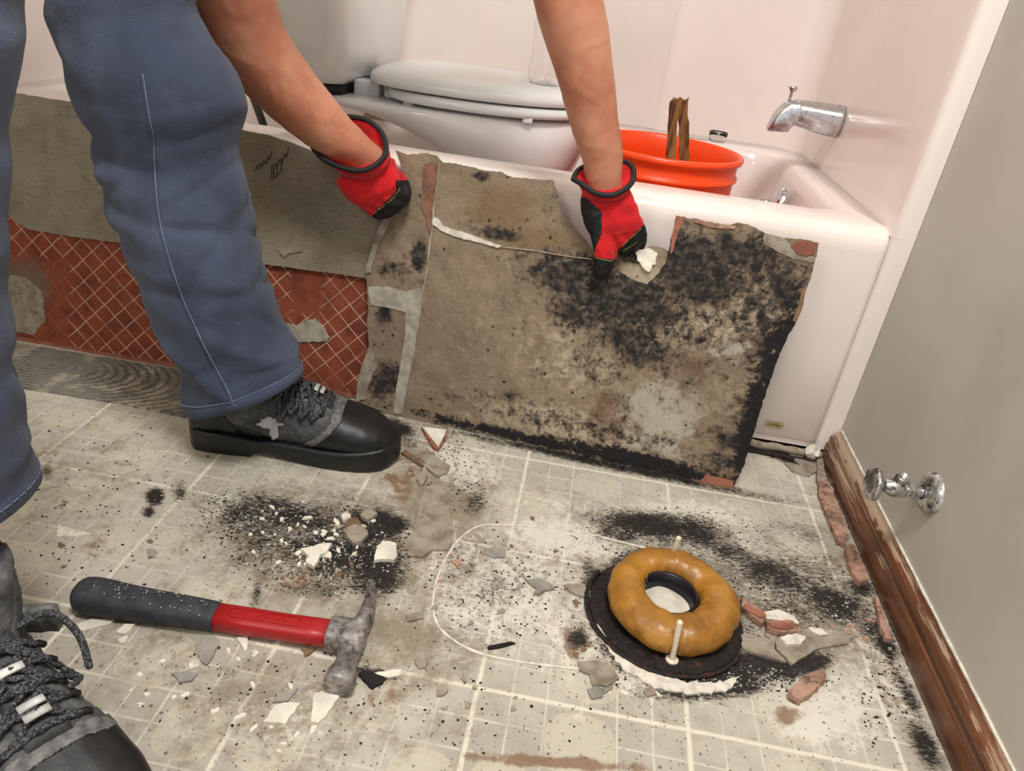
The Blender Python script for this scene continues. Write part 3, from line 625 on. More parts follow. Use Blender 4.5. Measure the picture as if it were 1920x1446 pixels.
BA = dict(
 mold=[(1230,560,260,130,15,.62),(1450,560,90,130,20,.75),(1160,560,150,70,15,1.0),(1060,510,90,45,5,.85),(1300,500,120,75,25,1.05),(1400,480,100,50,15,.9),(1460,530,60,40,20,.8),(1190,640,100,50,30,.85),(1080,590,70,40,25,.8),(1440,640,60,90,20,.7),(1370,840,60,60,0,.7),(1330,700,120,40,-20,.35),
       (1010,700,60,60,0,.3),(1120,690,80,60,10,.5),(720,590,16,18,0,1.0),(722,715,26,34,10,1.15),(784,480,14,40,5,1.05),(745,505,50,30,0,.55),(770,530,40,16,0,.5),(905,330,20,10,10,.9),(930,440,50,12,8,.95),(1040,380,24,40,20,.5),
       (960,750,120,20,10,.5),(870,745,90,16,8,.5),(1090,800,240,26,12,.6),(900,425,60,20,5,.4),(1220,760,200,50,10,.3),(1420,760,50,120,20,.75),(1480,560,30,60,20,.9),(1350,610,70,30,0,.3),(1160,780,40,60,0,.45),(735,440,24,26,20,.4)],
 pale=[(1100,690,130,60,10,.55),(1310,620,110,40,-8,.75),(1420,590,80,60,0,.6),(1040,790,180,36,12,.75),(950,640,170,100,0,.35),(1060,640,60,40,0,.5),(1240,790,60,60,0,.55),(900,720,120,60,0,.3),(1340,740,60,60,0,.5),(1215,560,10,10,0,.6),(700,780,60,14,0,.4),(1000,500,140,50,5,.2)],
 grey=[(1240,770,75,55,10,.95),(1230,830,70,30,10,.7),(1365,655,55,14,-8,.8),(1400,680,60,50,0,.35),(1440,570,30,60,15,.4)],
 brown=[(1130,790,60,70,0,.6),(1180,660,90,60,20,.5),(740,660,30,60,0,.4),(1310,700,60,100,10,.5),(1290,560,140,60,0,.35),(1350,890,60,20,0,.6),(940,380,110,60,0,.3),(850,750,120,40,5,.35),(1100,450,60,40,0,.4)],
 ochre=[(945,395,60,45,0,.9),(1000,450,80,24,5,.8),(880,350,60,26,0,.4),(1400,520,60,40,0,.4)],
 pitch=[(1000,825,250,10,13,1.0),(1200,865,200,18,13,1.05),(1440,700,26,130,18,.95),(1400,830,22,80,15,1.1),(1480,610,16,40,20,1.0),(860,793,70,7,10,.8),(1260,880,120,12,13,1.0),(1420,765,30,60,18,1.0)],
 spots=[(1000,690,220,110,0,.7),(900,760,160,40,5,.8),(745,500,60,120,0,.5),(1100,780,260,60,10,.9),(960,400,160,60,0,.25),(1300,640,160,120,0,.8),(1240,800,100,60,0,.5),(730,690,50,80,0,.6)])
board = slab('moldy_board', OUT, BP, BN, .0085, M['board'], None, .0042, .0009, .0012, BA, seed=1)
tag(board, 'large broken floor underlayment board covered in black mold, leaning on the tub', 'board')
def onb(name, px, m, off, th=.0012, **k):
    return slab(name, px, BP, BN, th, M[m], board, .006, k.pop('ragged', .0006), .0004, k.pop('attrs', None), off, 3)
def lab(o, t): o['label'] = t; return o
lab(onb('clay_strip', [(795,308),(812,304),(824,308),(818,345),(815,385),(810,420),(806,440),(800,412),(790,385),(793,350)], 'brownclay', .0022, .002), 'reddish brown clay strip')
lab(onb('thinset_strip', [(690,538),(725,537),(760,547),(784,541),(792,545),(790,580),(782,625),(772,680),(760,735),(752,776),(738,774),(742,735),(752,680),(760,630),(761,586),(735,578),(695,572)], 'thinset', .0016, .0016), 'L-shaped pale grey thinset strip')
lab(onb('caulk_bead', [(812,406),(822,410),(832,424),(850,430),(880,438),(908,450),(940,461),(936,465),(905,456),(870,448),(840,438),(824,430),(812,420)], 'caulk', .0028, .003), 'curved white caulk bead')
bm = bmesh.new(); q = [on(u, v, BP, BN)+BN.normalized()*.0015 for u, v in ((824,308),(820,345),(814,385),(812,415),(806,460),(800,510),(793,548),(785,600),(776,660),(764,720),(752,775))]
q = crom(q, 8); tube(bm, q, [.0008+.0020*max(0, nz(p, 40)+.15) for p in q], 6); obj('seam_bead', bm, M['thinset'], board)
bm = bmesh.new(); q = [on(u, v, BP, BN)+BN.normalized()*.0012 for u, v in ((938,463),(1000,470),(1060,480),(1110,486))]
tube(bm, q, .0012, 6, 4); obj('crease_ridge', bm, M['mortar'], board)
lab(onb('torn_core', [(686,512),(697,470),(708,435),(720,405),(742,392),(728,425),(712,455),(702,490),(696,512)], 'mortar', .003, .003, ragged=.0014), 'crumbled grey board core')
lab(onb('torn_core', [(668,752),(671,715),(682,680),(692,652),(700,662),(708,690),(698,705),(690,730),(686,748)], 'mortar', .003, .003, ragged=.0014), 'crumbled grey board core')
lab(onb('clay_corner', [(1268,405),(1284,408),(1278,424),(1270,440),(1262,470),(1256,478),(1260,440)], 'terracotta', .0018, .0018), 'reddish clay corner')
lab(onb('bare_patch', [(1434,438),(1470,446),(1484,462),(1500,476),(1528,482),(1524,492),(1490,486),(1462,474),(1436,460),(1430,448)], 'mortar', .0012, .0012), 'bare grey-beige patch')
lab(onb('clay_fragment', [(1484,462),(1492,452),(1520,452),(1534,458),(1528,474),(1512,480),(1494,474)], 'terracotta', .003, .003), 'broken clay fragment')
lab(onb('clay_edge', [(1300,409),(1340,418),(1380,424),(1376,430),(1330,426),(1300,416)], 'pinkclay', .0018, .0018), 'pinkish clay edge')
lab(onb('clay_foot', [(1310,903),(1371,917),(1376,902),(1350,896),(1325,890)], 'terracotta', .002, .002), 'reddish clay crumbs')
lab(onb('edge_chip', [(1516,530),(1510,546),(1505,575),(1492,605),(1486,600),(1497,572),(1502,545)], 'brownchip', .002, .003), 'brown broken edge')
# torn backing seen in the semicircular notch: separate bent layer behind
tb = slab('torn_backing', [(1148,470),(1175,463),(1200,470),(1222,462),(1252,470),(1256,492),(1238,520),(1214,536),(1185,528),(1160,512),(1148,498)], BP, BN, .004, M['board'], board, .005, .0012, .002, dict(mold=[(1180,478,30,20,0,.9)], pale=[(1200,515,70,24,0,1.)], grey=[], brown=[], ochre=[], pitch=[], spots=[(1200,500,50,40,0,.8)]), -.009, 4)
tb['label'] = 'torn backing layer in the notch'
lab(slab('plaster_chip', [(1190,470),(1215,466),(1232,474),(1228,495),(1216,512),(1204,500),(1196,488)], BP, BN, .003, M['whitechip'], board, .004, .0016, .002, None, -.004, 6), 'white plaster chip')

# left leaning slab: red clay tile back with grey backer board stuck to it
LP = Vector((-.2, .549, .002)); LN = Vector((0, -1, .160))
lean = slab('tile_slab', [(-170,372),(20,400),(240,440),(480,480),(700,520),(742,528),(735,768),(660,745),(500,717),(330,690),(160,664),(20,640),(-160,612)], LP, LN, .006, M['waffle'], None, .008, .0003, 0,
   dict(ridge=[(200,560,600,300,0,1.2)], grey=[(40,540,60,60,30,.9),(120,470,10,10,0,0)], spots=[]), 0, 2)
tag(lean, 'leaning slab of red waffle-backed clay tile with grey backer board, behind the standing leg', 'tile slab')
# soften where the ridges are missing
a = lean.data.attributes['ridge']; vals = []
pv = topx(np.array([v.co[:] for v in lean.data.vertices]))
for (u, v) in pv:
    r = 1.0
    if u < 130 and v > 480: r *= .12
    if 545 < u < 600 and 430 < v < 590: r = 0
    if 500 < u < 540 and v > 560: r = .2
    if v > 690 and u > 560 and u < 650: r = .3
    vals.append(r)
a.data.foreach_set('value', vals)
bb = slab('backer_board', [(-170,140),(20,172),(80,183),(150,193),(300,218),(450,243),(500,252),(545,266),(590,284),(640,298),(700,318),(742,328),(742,528),(690,521),(640,513),(560,503),(545,500),(480,492),(360,474),(240,456),(140,443),(60,430),(40,418),(22,402),(-170,372)], LP, LN, .0065, M['backer'], lean, .008, .0006, .0003,
   dict(spots=[(580,430,160,130,0,1.),(120,300,120,120,0,.2)]), .0072, 5)
lab(bb, 'grey fibre cement board')
lab(slab('mortar_patch', [(518,612),(540,607),(556,610),(578,600),(590,597),(606,610),(618,632),(612,640),(580,641),(556,640),(545,625),(530,618)], LP, LN, .002, M['thinset'], lean, .005, .0012, .0006, None, .0022, 7), 'pale grey mortar patch')
lab(slab('mortar_smear', [(8,540),(20,515),(50,520),(80,548),(85,600),(62,628),(30,622),(8,590)], LP, LN, .001, M['mortar'], lean, .006, .0015, .0003, None, .0008, 8), 'thin brown mortar smear')
lab(slab('torn_flap', [(524,466),(545,457),(565,462),(570,470),(545,474),(538,482),(530,474)], LP, LN, .002, M['mortar'], lean, .004, .0008, .001, None, .0095, 9), 'torn surface flap')
lab(slab('clay_lip', [(20,628),(160,655),(330,681),(500,708),(660,738),(660,746),(500,718),(330,691),(160,665),(20,641)], LP, LN, .002, M['terracotta'], lean, .008, .0004, 0, None, .002, 10), 'plain red clay lip')
# raised little crosses stamped in the clay
for (u, v) in ((46,527),(104,515),(187,528),(226,536),(266,542),(508,541),(508,580),(610,537),(511,695)):
    c_ = on(u, v, LP, LN)+LN.normalized()*.0006; bm = bmesh.new(); ey = (Vector((0, 0, 1))-LN.normalized()*LN.normalized().z).normalized(); ex = ey.cross(LN.normalized())
    for s_ in (1, -1): tube(bm, [c_+(ex*s_+ey)*.0045, c_-(ex*s_+ey)*.0045], .0007, 6)
    obj('stamped_cross', bm, M['pinkclay'], lean)
# pencil scribbles on the backer board
bm = bmesh.new(); rr = random.Random(11)
def scr(pts):
    q = [on(u, v, LP, LN)+LN.normalized()*.0078 for u, v in pts]; tube(bm, q, .00055, 5)
scr([(482,321),(486,310),(488,318),(492,306),(495,314),(499,300),(502,308),(506,294),(509,300),(513,284)])
scr([(512,336),(514,310),(522,305),(524,330),(512,336)]); scr([(516,331),(518,312)]); scr([(524,310),(530,296),(532,306),(538,288),(540,296),(545,276)]); scr([(520,330),(530,322),(532,300)])
obj('pencil_marks', bm, M['pencil'], lean)

# ------------------------------------------------------------------ mortar patch on the floor at left
def flat(name, px, m, th, label, cat, z=0.0, group=None, step=.008, ragged=.001, relief=.0006, seed=0, seg=.004):
    o = slab(name, px, Vector((0, 0, z+th)), Vector((0, 0, 1)), th-.0001, M[m], None, step, ragged, relief, None, 0, seed, seg); tag(o, label, cat, group); return o
flat('mortar_strip', [(-150,612),(0,638),(160,664),(330,692),(500,719),(640,742),(640,790),(500,800),(352,782),(230,756),(120,738),(0,720),(-150,694)], 'trowel', .004, 'grey trowelled mortar strip on the floor along the foot of the leaning tile slab', 'mortar', step=.01)

# ------------------------------------------------------------------ closet flange and wax ring
flg = empty('toilet_flange', (FX, FY, 0)); tag(flg, 'black rotten toilet drain flange set in the floor under the wax ring', 'drain flange')
bm = bmesh.new(); pr = [(.050, .002), (.056, .0055), (.075, .0075), (.088, .006), (.094, .0042), (.098, .0010)]
seg = 140
rg = [[Vector((r*(1+.02*nz((math.cos(2*math.pi*j/seg), math.sin(2*math.pi*j/seg), r*9), 3))*math.cos(2*math.pi*j/seg)-.004, r*(1+.02*nz((math.cos(2*math.pi*j/seg), math.sin(2*math.pi*j/seg), r*9), 3))*math.sin(2*math.pi*j/seg)+.002, z+.0025*nz((math.cos(2*math.pi*j/seg)*r, math.sin(2*math.pi*j/seg)*r, 0), 70)*(z > .003))) for j in range(seg)] for r, z in pr]
loft(bm, rg, (False, False)); obj('flange_ring', bm, M['goo'], flg)
bm = bmesh.new(); lathe(bm, [(.0495, .004), (.0495, -.09), (.002, -.09)], (0, 0, 0), 64); obj('drain_pipe', bm, M['horn'], flg)
bm = bmesh.new(); tube(bm, [(.100*math.cos(a)-.004, .100*math.sin(a)+.002, .0035) for a in np.linspace(math.radians(150), math.radians(330), 60)], [.0032+.0018*nz((a*3, 0, 0), 2) for a in np.linspace(0, 6, 60)], 8); lab(obj('rust_rim', bm, M['goo'], flg), 'dark reddish glossy rim')
wx = empty('wax_ring', (FX, FY, .007)); tag(wx, 'used amber wax toilet ring over the floor drain', 'wax ring')
bm = bmesh.new(); seg = 120; rg = []; TM = Matrix.Rotation(math.radians(2), 4, 'X')
nr = 26
for i in range(seg):
    a = 2*math.pi*i/seg; ca, sa = math.cos(a), math.sin(a)
    R0 = .0575+.0015*nz((ca, sa, 0), 2.2); ro = .0235; hz = .0205+.006*nz((ca*1.5, sa*1.5, 4), 1.6)+.0008*nz((ca*5, sa*5, 7), 1.6)
    ring = []
    for j in range(nr):
        b = 2*math.pi*j/nr; cb, sb = math.cos(b), math.sin(b)
        rr_ = R0+ro*math.copysign(abs(cb)**.85, cb)*(1+.13*nz((ca*2, sa*2, cb), 2.5)+.13*max(0, cb)**4*nz((ca*9, sa*9, sb*2), 3.)+.05*max(0, cb)**2*nz((ca*22, sa*22, sb*3), 3.))-.0016*math.exp(-((b-1.0)/.22)**2); zz = .0215+hz*math.copysign(abs(sb)**.9, sb)
        if cb < 0 and sb > -.3: rr_ += (.0035*math.sin(a+.6)-.004*ca)*(-cb)
        # pressed notches where bolts go through
        for ba in (math.pi/2, -math.pi/2):
            da = abs((a-ba+math.pi) % (2*math.pi)-math.pi)
            if da < .09 and cb > .1: rr_ -= .0105*math.exp(-(da/.045)**2)*max(0, cb)
        ring.append(TM@Vector((rr_*ca, rr_*sa, zz+.0015*nz((rr_*ca*40, rr_*sa*40, b), 1))))
    rg.append(ring)
R_ = [[bm.verts.new(p) for p in r] for r in rg]
for i in range(seg):
    A_, B_ = R_[i], R_[(i+1) % seg]
    for j in range(nr): bm.faces.new((A_[j], A_[(j+1) % nr], B_[(j+1) % nr], B_[j]))
obj('wax_body', bm, M['wax'], wx, sub=1)
bm = bmesh.new(); lathe(bm, [(.0345, .018), (.0325, .030), (.0310, .030), (.0300, .0), (.0290, -.035), (.0265, -.035), (.0280, .0), (.0300, .031), (.0325, .033), (.0352, .019)], (-.007, -.002, 0), 64, Matrix.Diagonal((1.1, 1.1, 1., 1.))); obj('horn', bm, M['horn'], wx)
bm = bmesh.new()
bmesh.ops.create_grid(bm, x_segments=24, y_segments=24, size=.031)
for v in bm.verts:
    r = math.hypot(v.co.x, v.co.y); k_ = .031/max(abs(v.co.x), abs(v.co.y), 1e-6)*1
    m_ = max(abs(v.co.x), abs(v.co.y)); s_ = (m_/r if r > 1e-6 else 1); v.co.x *= s_*1.0; v.co.y *= s_*1.0
    v.co.z = .012+.004*nz(v.co, 60)+.003*nz(v.co, 25, 3)-.12*(v.co.x+v.co.y*.5)*.5
bmesh.ops.translate(bm, verts=bm.verts, vec=(FX-.007, FY-.002, .007))
tag(obj('paper_plug', bm, M['paper']), 'crumpled off-white paper plug inside the wax ring', 'paper')
for k_, (by, hh, tl) in enumerate(((.0760, .062, .05), (-.0770, .060, -.06))):
    bo = empty('closet_bolt', (FX+(.0 if k_ else .001), FY+by, .005)); tag(bo, ['ivory plastic toilet bolt at the back of the wax ring', 'ivory plastic toilet bolt at the front of the wax ring'][k_], 'bolt', 'toilet bolts at the wax ring')
    bm = bmesh.new(); n = 34; lathe(bm, [(.0034+(.0005 if i % 2 else 0), hh*i/n) for i in range(n)]+[(.0028, hh), (.001, hh+.001)], (0, 0, 0), 14, Matrix.Rotation(tl, 4, 'Y') @ Matrix.Rotation(tl*.6, 4, 'X'), (True, True)); obj('bolt_shaft', bm, M['boltplastic'], bo)
    bm = bmesh.new(); lathe(bm, [(.0035, .003), (.0075, .0025), (.0085, .0005), (.002, .0)], (0, 0, 0), 14); obj('bolt_foot', bm, M['boltplastic'], bo)
PLASTER = [(1112,1145),(1122,1142),(1140,1190),(1180,1235),(1230,1264),(1290,1280),(1350,1278),(1385,1268),(1372,1290),(1340,1299),(1290,1302),(1225,1288),(1165,1250),(1126,1197)]
tag(slab('plaster_ring', PLASTER, Vector((0, 0, .0028)), Vector((0, 0, 1)), .0027, M['caulk'], None, .006, .002, .0012, None, 0, 12), 'cracked white plaster crescent around the front of the drain flange', 'plaster')
# caulk line left by the toilet foot
q = [fl(u, v, .0008) for u, v in ((1290,1045),(1200,1025),(1120,1005),(1040,990),(960,985),(905,985),(870,1003),(840,1040),(820,1085),(812,1130),(820,1170),(850,1200),(900,1225),(960,1238),(1030,1248),(1100,1256))]
bm = bmesh.new(); cp = crom(q, 8); tube(bm, cp, [.0016+.0016*abs(nz((i*.15, 0, 0), 1.3)) for i in range(len(cp))], 6, flat=.6)
tag(obj('footprint_caulk', bm, M['caulk']), 'thin curved caulk outline left by the toilet foot on the floor', 'caulk')

# ------------------------------------------------------------------ shutoff valve on the wall
VY, VZ = .297, .163
va = empty('shutoff_valve', (.985, VY, VZ)); tag(va, 'chrome water shutoff valve with flange on the grey wall above the baseboard', 'valve')
RY = Matrix.Rotation(-math.pi/2, 4, 'Y')
bm = bmesh.new(); lathe(bm, [(.0090, .013), (.014, .0125), (.022, .009), (.0275, .004), (.029, 0)], (0, 0, 0), 48, RY); obj('wall_flange', bm, M['dullchrome'], va)
bm = bmesh.new(); lathe(bm, [(.0075, 0), (.0075, .026)], (0, 0, 0), 24, RY); obj('supply_pipe', bm, M['dullchrome'], va)
bm = bmesh.new(); lathe(bm, [(.008, .0), (.0105, .001), (.0115, .003), (.0115, .010), (.010, .012), (.008, .0125)], (-.022, 0, 0), 6, RY, (True, True)); obj('compression_nut', bm, M['dullchrome'], va, False, bevel=.001)
bm = bmesh.new(); lathe(bm, [(.0095, 0), (.0112, .003), (.0125, .010), (.0120, .018), (.0098, .022), (.0090, .026), (.0075, .028)], (-.034, 0, 0), 24, RY, (True, True)); obj('valve_body', bm, M['dullchrome'], va)
RO = Matrix.Rotation(math.radians(-38), 4, 'X') @ Matrix.Rotation(math.radians(-6), 4, 'Y')
RO = Matrix.Rotation(math.radians(14), 4, 'X')
bm = bmesh.new(); pr = [(.0082, 0), (.0086, .010)]+[(.0080+(.0008 if i % 2 else 0), .010+i*.0011) for i in range(9)]+[(.0062, .0195), (.0058, .006)]; lathe(bm, pr, (-.045, 0, .003), 24, RO, (True, True)); obj('outlet_thread', bm, M['dullchrome'], va)
bm = bmesh.new(); lathe(bm, [(.0045, 0), (.0045, .014)], (-.060, 0, 0), 16, RY, (True, True)); obj('stem', bm, M['dullchrome'], va)
bm = bmesh.new(); seg = 48; prh = [(.002, -.004), (.012, -.0035), (.0215, -.001), (.0228, .003), (.0215, .0065), (.012, .0075), (.002, .008)]
rg = []
for r, z in prh: rg.append([Matrix.Translation((-.072, 0, 0))@RY@Vector((r*(1+.035*math.cos(6*2*math.pi*j/seg)*(r > .015))*math.cos(2*math.pi*j/seg), r*1.0*math.sin(2*math.pi*j/seg)*(1+.035*math.cos(6*2*math.pi*j/seg)*(r > .015)), z)) for j in range(seg)])
loft(bm, rg); obj('handle', bm, M['dullchrome'], va)
bm = bmesh.new(); tube(bm, [(-.002, .022*math.cos(a)+.006, .024*math.sin(a)-.001) for a in np.linspace(-1.3, 1.5, 20)], [.0022+.001*math.sin(i) for i in range(20)], 6); obj('caulk_smear', bm, M['caulk'], va)

# ------------------------------------------------------------------ hammer
hx, hy = .312, .020
hm = empty('claw_hammer', (hx, hy, 0)); hm.rotation_euler = (0, 0, math.radians(3)); tag(hm, 'claw hammer with black rubber grip and red shaft lying on the floor', 'hammer')
def hring(x, hw, hz, zc, n=24, p=.75):
    return [Vector((x, hw*math.copysign(abs(math.cos(a))**p, math.cos(a)), zc+hz*math.copysign(abs(math.sin(a))**p, math.sin(a)))) for a in np.linspace(0, 2*math.pi, n+1)[:-1]]
bm = bmesh.new(); loft(bm, [hring(x, w_, h_, z_) for x, w_, h_, z_ in ((-.318, .006, .005, .020), (-.316, .014, .012, .0195), (-.311, .0195, .0158, .0185), (-.300, .0215, .0172, .0182), (-.285, .0212, .0168, .018), (-.26, .0195, .0155, .0168), (-.23, .0188, .0148, .0160), (-.20, .0182, .0145, .0158), (-.17, .0172, .0138, .0155), (-.1565, .0166, .0134, .0152), (-.155, .0158, .0126, .0152))])
obj('grip', bm, M['hamgrip'], hm, sub=1)
bm = bmesh.new(); rr = random.Random(5)
for i in range(90):
    x = -.295+rr.random()**1.3*.13; y = rr.uniform(-.014, .014); z = .018+math.sqrt(max(0, 1-(y/.021)**2))*.0172*(1-(x+.295)*1.3)
    bmesh.ops.create_icosphere(bm, subdivisions=1, radius=.00075 if i > 30 else .0011, matrix=Matrix.Translation((x, y, z-.0006)))
o = obj('grip_dimples', bm, M['grit'], hm); o['kind'] = 'stuff'; o['label'] = 'pale dust-filled dimples of the grip'
bm = bmesh.new(); loft(bm, [hring(x, w_, h_, z_, 24, .6) for x, w_, h_, z_ in ((-.160, .0150, .0118, .0152), (-.12, .0148, .0118, .0152), (-.08, .0145, .0112, .0155), (-.05, .0148, .0112, .0160), (-.02, .0152, .0115, .0165))])
obj('shaft', bm, M['hamred'], hm)
bm = bmesh.new(); zt = .0274
q = rrect(-.142, -.062, -.0065, .0065, .006, zt, 6); tube(bm, q, .0006, 5, closed=True)
for i in range(3): tube(bm, [(-.132+i*.022, -.002, zt), (-.126+i*.022, .002, zt), (-.120+i*.022, -.002, zt)], .0005, 5)
o = obj('embossed_panel', bm, M['hamred'], hm)
bm = bmesh.new()
loft(bm, [hring(x, w_, h_, z_, 24, .5) for x, w_, h_, z_ in ((-.030, .0165, .0135, .0170), (-.028, .0178, .0148, .0172), (-.004, .0172, .0150, .0175), (.006, .0150, .0140, .0175), (.012, .010, .012, .0175))])
def yr(y, r, xc, zc, sx=1., n=24): return [Vector((xc+r*sx*math.cos(a), y, zc+r*math.sin(a))) for a in np.linspace(0, 2*math.pi, n+1)[:-1]]
loft(bm, [yr(.004, .0145, 0, .0175), yr(-.018, .0132, 0, .0172), yr(-.034, .0118, .001, .0170), yr(-.042, .0128, .001, .0170), yr(-.050, .0160, .001, .0168), (yr(-.063, .0166, .001, .0168)), yr(-.067, .0156, .001, .0168)])
cl = [(.0, .0140, 0, .0175), (.016, .0138, .003, .0185), (.034, .0125, .005, .0185), (.052, .0105, .004, .0175), (.070, .0080, .001, .0160), (.090, .0048, -.005, .014)]
for s in (-1, 1): loft(bm, [[Vector((xc+t*.55*math.cos(a), y, zc+s*(r*.45 if i > 0 else 0)+r*(1.0 if i == 0 else .62)*math.sin(a))) for a in np.linspace(0, 2*math.pi, 17)[:-1]] for i, (y, r, xc, zc) in enumerate(cl) for t in (r+.003,)])
remesh('head', bm, M['steel'], .0013, hm, 3)

# ------------------------------------------------------------------ shards and chips on the floor, each its own thing
def chip(name, px, m, th, label, cat='chip', group=None, z=0.0, tilt=None):
    o = slab(name, px, Vector((0, 0, z+th)), Vector(tilt or (0, 0, 1)), th, M[m], None, .006, .0007, .0007, None, 0, hash(label) % 50 if 0 else len(label), .0035); tag(o, label, cat, group); return o
chip('tile_chip', [(588,1300),(612,1296),(640,1300),(632,1312),(612,1340),(596,1356),(583,1352)], 'whitechip', .004, 'long pointed white tile chip on the floor below the hammer face')
chip('tile_chip', [(516,1322),(545,1316),(563,1318),(548,1340),(536,1356),(494,1354)], 'whitechip', .003, 'four-cornered off-white tile chip with brown specks, left of the pointed chip')
chip('slate_chip', [(512,1316),(520,1300),(545,1296),(560,1288),(552,1302),(536,1316)], 'greychip', .0025, 'grey sliver lying just above the speckled tile chip')
chip('tile_chip', [(563,1028),(585,1024),(606,1018),(622,1018),(612,1036),(600,1040),(596,1052),(588,1062),(572,1052),(580,1042)], 'whitechip', .006, 'bright white forked tile chip in the middle of the black mold patch')
chip('tile_chip', [(708,1022),(724,1014),(742,1018),(745,1040),(738,1050),(716,1048),(700,1050)], 'whitechip', .005, 'dusty white chip on the black patch above the hammer claw')
chip('tile_chip', [(144,1170),(172,1160),(213,1160),(206,1170),(180,1176),(150,1183)], 'whitechip', .003, 'long white chip below the hammer grip, leftmost of the chips there')
chip('tile_chip', [(218,1186),(232,1170),(252,1170),(246,1180),(232,1188)], 'whitechip', .003, 'small white wedge chip below the hammer grip, right of the long one')
chip('tile_chip', [(222,1197),(240,1192),(236,1204),(226,1206)], 'caulk', .002, 'tiny round pale chip under the white wedge chip')
chip('tile_chip', [(444,1195),(466,1192),(464,1216),(458,1220)], 'whitechip', .004, 'white triangular chip just below the red hammer shaft')
chip('paper_scrap', [(370,1220),(380,1198),(400,1190),(408,1210),(400,1230),(388,1246),(376,1238)], 'greychip', .003, 'mottled grey and white crumbled scrap below the hammer grip end')
chip('tile_chip', [(352,1246),(370,1236),(374,1248),(356,1254)], 'caulk', .002, 'cream chip left of the mottled grey scrap')
chip('slate_chip', [(322,1262),(352,1258),(372,1262),(360,1276),(336,1278)], 'greychip', .003, 'blue-grey chip below the mottled scrap')
chip('slate_chip', [(275,1030),(287,1028),(296,1034),(290,1046),(277,1042)], 'greychip', .0015, 'small square grey chip alone on the floor above the hammer grip')
chip('tape_scrap', [(107,984),(152,996),(170,1000),(166,1004),(106,1006)], 'caulk', .001, 'flat white scrap left of the square grey chip, beside the near leg')
chip('mold_flake', [(672,1262),(684,1258),(724,1270),(716,1280),(698,1290),(682,1276)], 'blackchip', .004, 'black moldy triangular flake beside the hammer face')
chip('tile_chip', [(700,1262),(752,1254),(752,1264),(734,1270),(710,1270)], 'whitechip', .002, 'flat white scrap right of the black moldy flake')
chip('brown_flake', [(566,1214),(592,1216),(582,1226),(572,1230)], 'brownchip', .003, 'small brown triangle flake under the hammer head joint')
chip('mortar_flake', [(1084,1240),(1120,1238),(1150,1250),(1160,1272),(1140,1286),(1112,1284),(1104,1264),(1086,1256)], 'mortar', .003, 'broad grey-brown mortar flake left of the wax ring')
chip('slate_chip', [(1102,1292),(1120,1286),(1136,1292),(1128,1308),(1110,1310)], 'greychip', .003, 'blue-grey chip under the broad mortar flake')
chip('mortar_flake', [(1134,1290),(1152,1282),(1146,1294),(1132,1300)], 'mortar', .003, 'brownish chip right beside the blue-grey chip')
chip('mortar_flake', [(1206,1294),(1222,1286),(1232,1300),(1214,1306)], 'mortar', .003, 'rounded beige chip just below the plaster ring')
chip('mortar_flake', [(776,1236),(784,1230),(803,1240),(798,1252),(786,1254)], 'mortar', .003, 'folded beige chip right of the hammer claw')
chip('mortar_flake', [(818,1290),(834,1280),(840,1294),(832,1304),(820,1302)], 'mortar', .004, 'round tan crumb below the folded beige chip')
chip('mortar_flake', [(762,1150),(792,1148),(796,1158),(764,1164)], 'mortar', .004, 'tan oblong chip right of the hammer claw')
chip('mortar_flake', [(1058,1096),(1082,1094),(1106,1104),(1112,1120),(1086,1116),(1068,1108)], 'mortar', .004, 'dark brown leaf-shaped flake at the left edge of the black flange')
chip('slate_chip', [(985,1086),(1012,1084),(1032,1092),(1040,1104),(1018,1108),(1000,1100)], 'greychip', .003, 'grey chip in the cluster inside the caulk outline, rightmost')
chip('slate_chip', [(1002,1110),(1012,1094),(1022,1104),(1012,1112)], 'greychip', .006, 'small upright light grey chip on the grey cluster')
chip('slate_chip', [(905,1036),(925,1024),(950,1030),(948,1044),(926,1046)], 'greychip', .0025, 'green-grey worn chip at the top of the caulk outline')
chip('brown_flake', [(846,1052),(862,1046),(866,1056),(856,1062)], 'pinkclay', .003, 'pink-brown flake on the caulk outline, left side')
chip('dark_sliver', [(913,1211),(938,1207),(958,1203),(966,1206),(940,1213),(916,1216)], 'blackchip', .003, 'thin dark sliver lying inside the caulk outline near its lower edge')
chip('mortar_flake', [(770,1012),(788,940),(800,912),(820,908),(838,920),(846,960),(850,1010),(840,1030),(812,1030),(790,1044),(764,1040)], 'mortar', .004, 'large smooth beige mortar patch on the floor right of the mold patch')
chip('mortar_flake', [(760,842),(782,838),(812,848),(822,862),(844,872),(838,886),(818,892),(804,880),(786,864)], 'mortar', .005, 'curled grey-brown mortar flake in front of the boot toe')
chip('wood_splinter', [(752,848),(762,842),(800,868),(802,876),(790,872)], 'brownchip', .005, 'brown splinter between the boot toe and the curled mortar flake')
chip('mortar_flake', [(782,894),(798,872),(802,888),(794,908),(784,906)], 'mortar', .006, 'narrow brown flake below the splinter')
o = chip('clay_wedge', [(792,800),(838,806),(822,838)], 'whitechip', .008, 'white-faced red clay tile wedge under the board corner beside the boot toe', 'tile')
lab(slab('clay_side', [(790,800),(822,838),(838,806),(836,822),(822,842),(812,838)], Vector((0, 0, .006)), Vector((0, 0, 1)), .005, M['terracotta'], o, .005, .0003), 'red clay body')
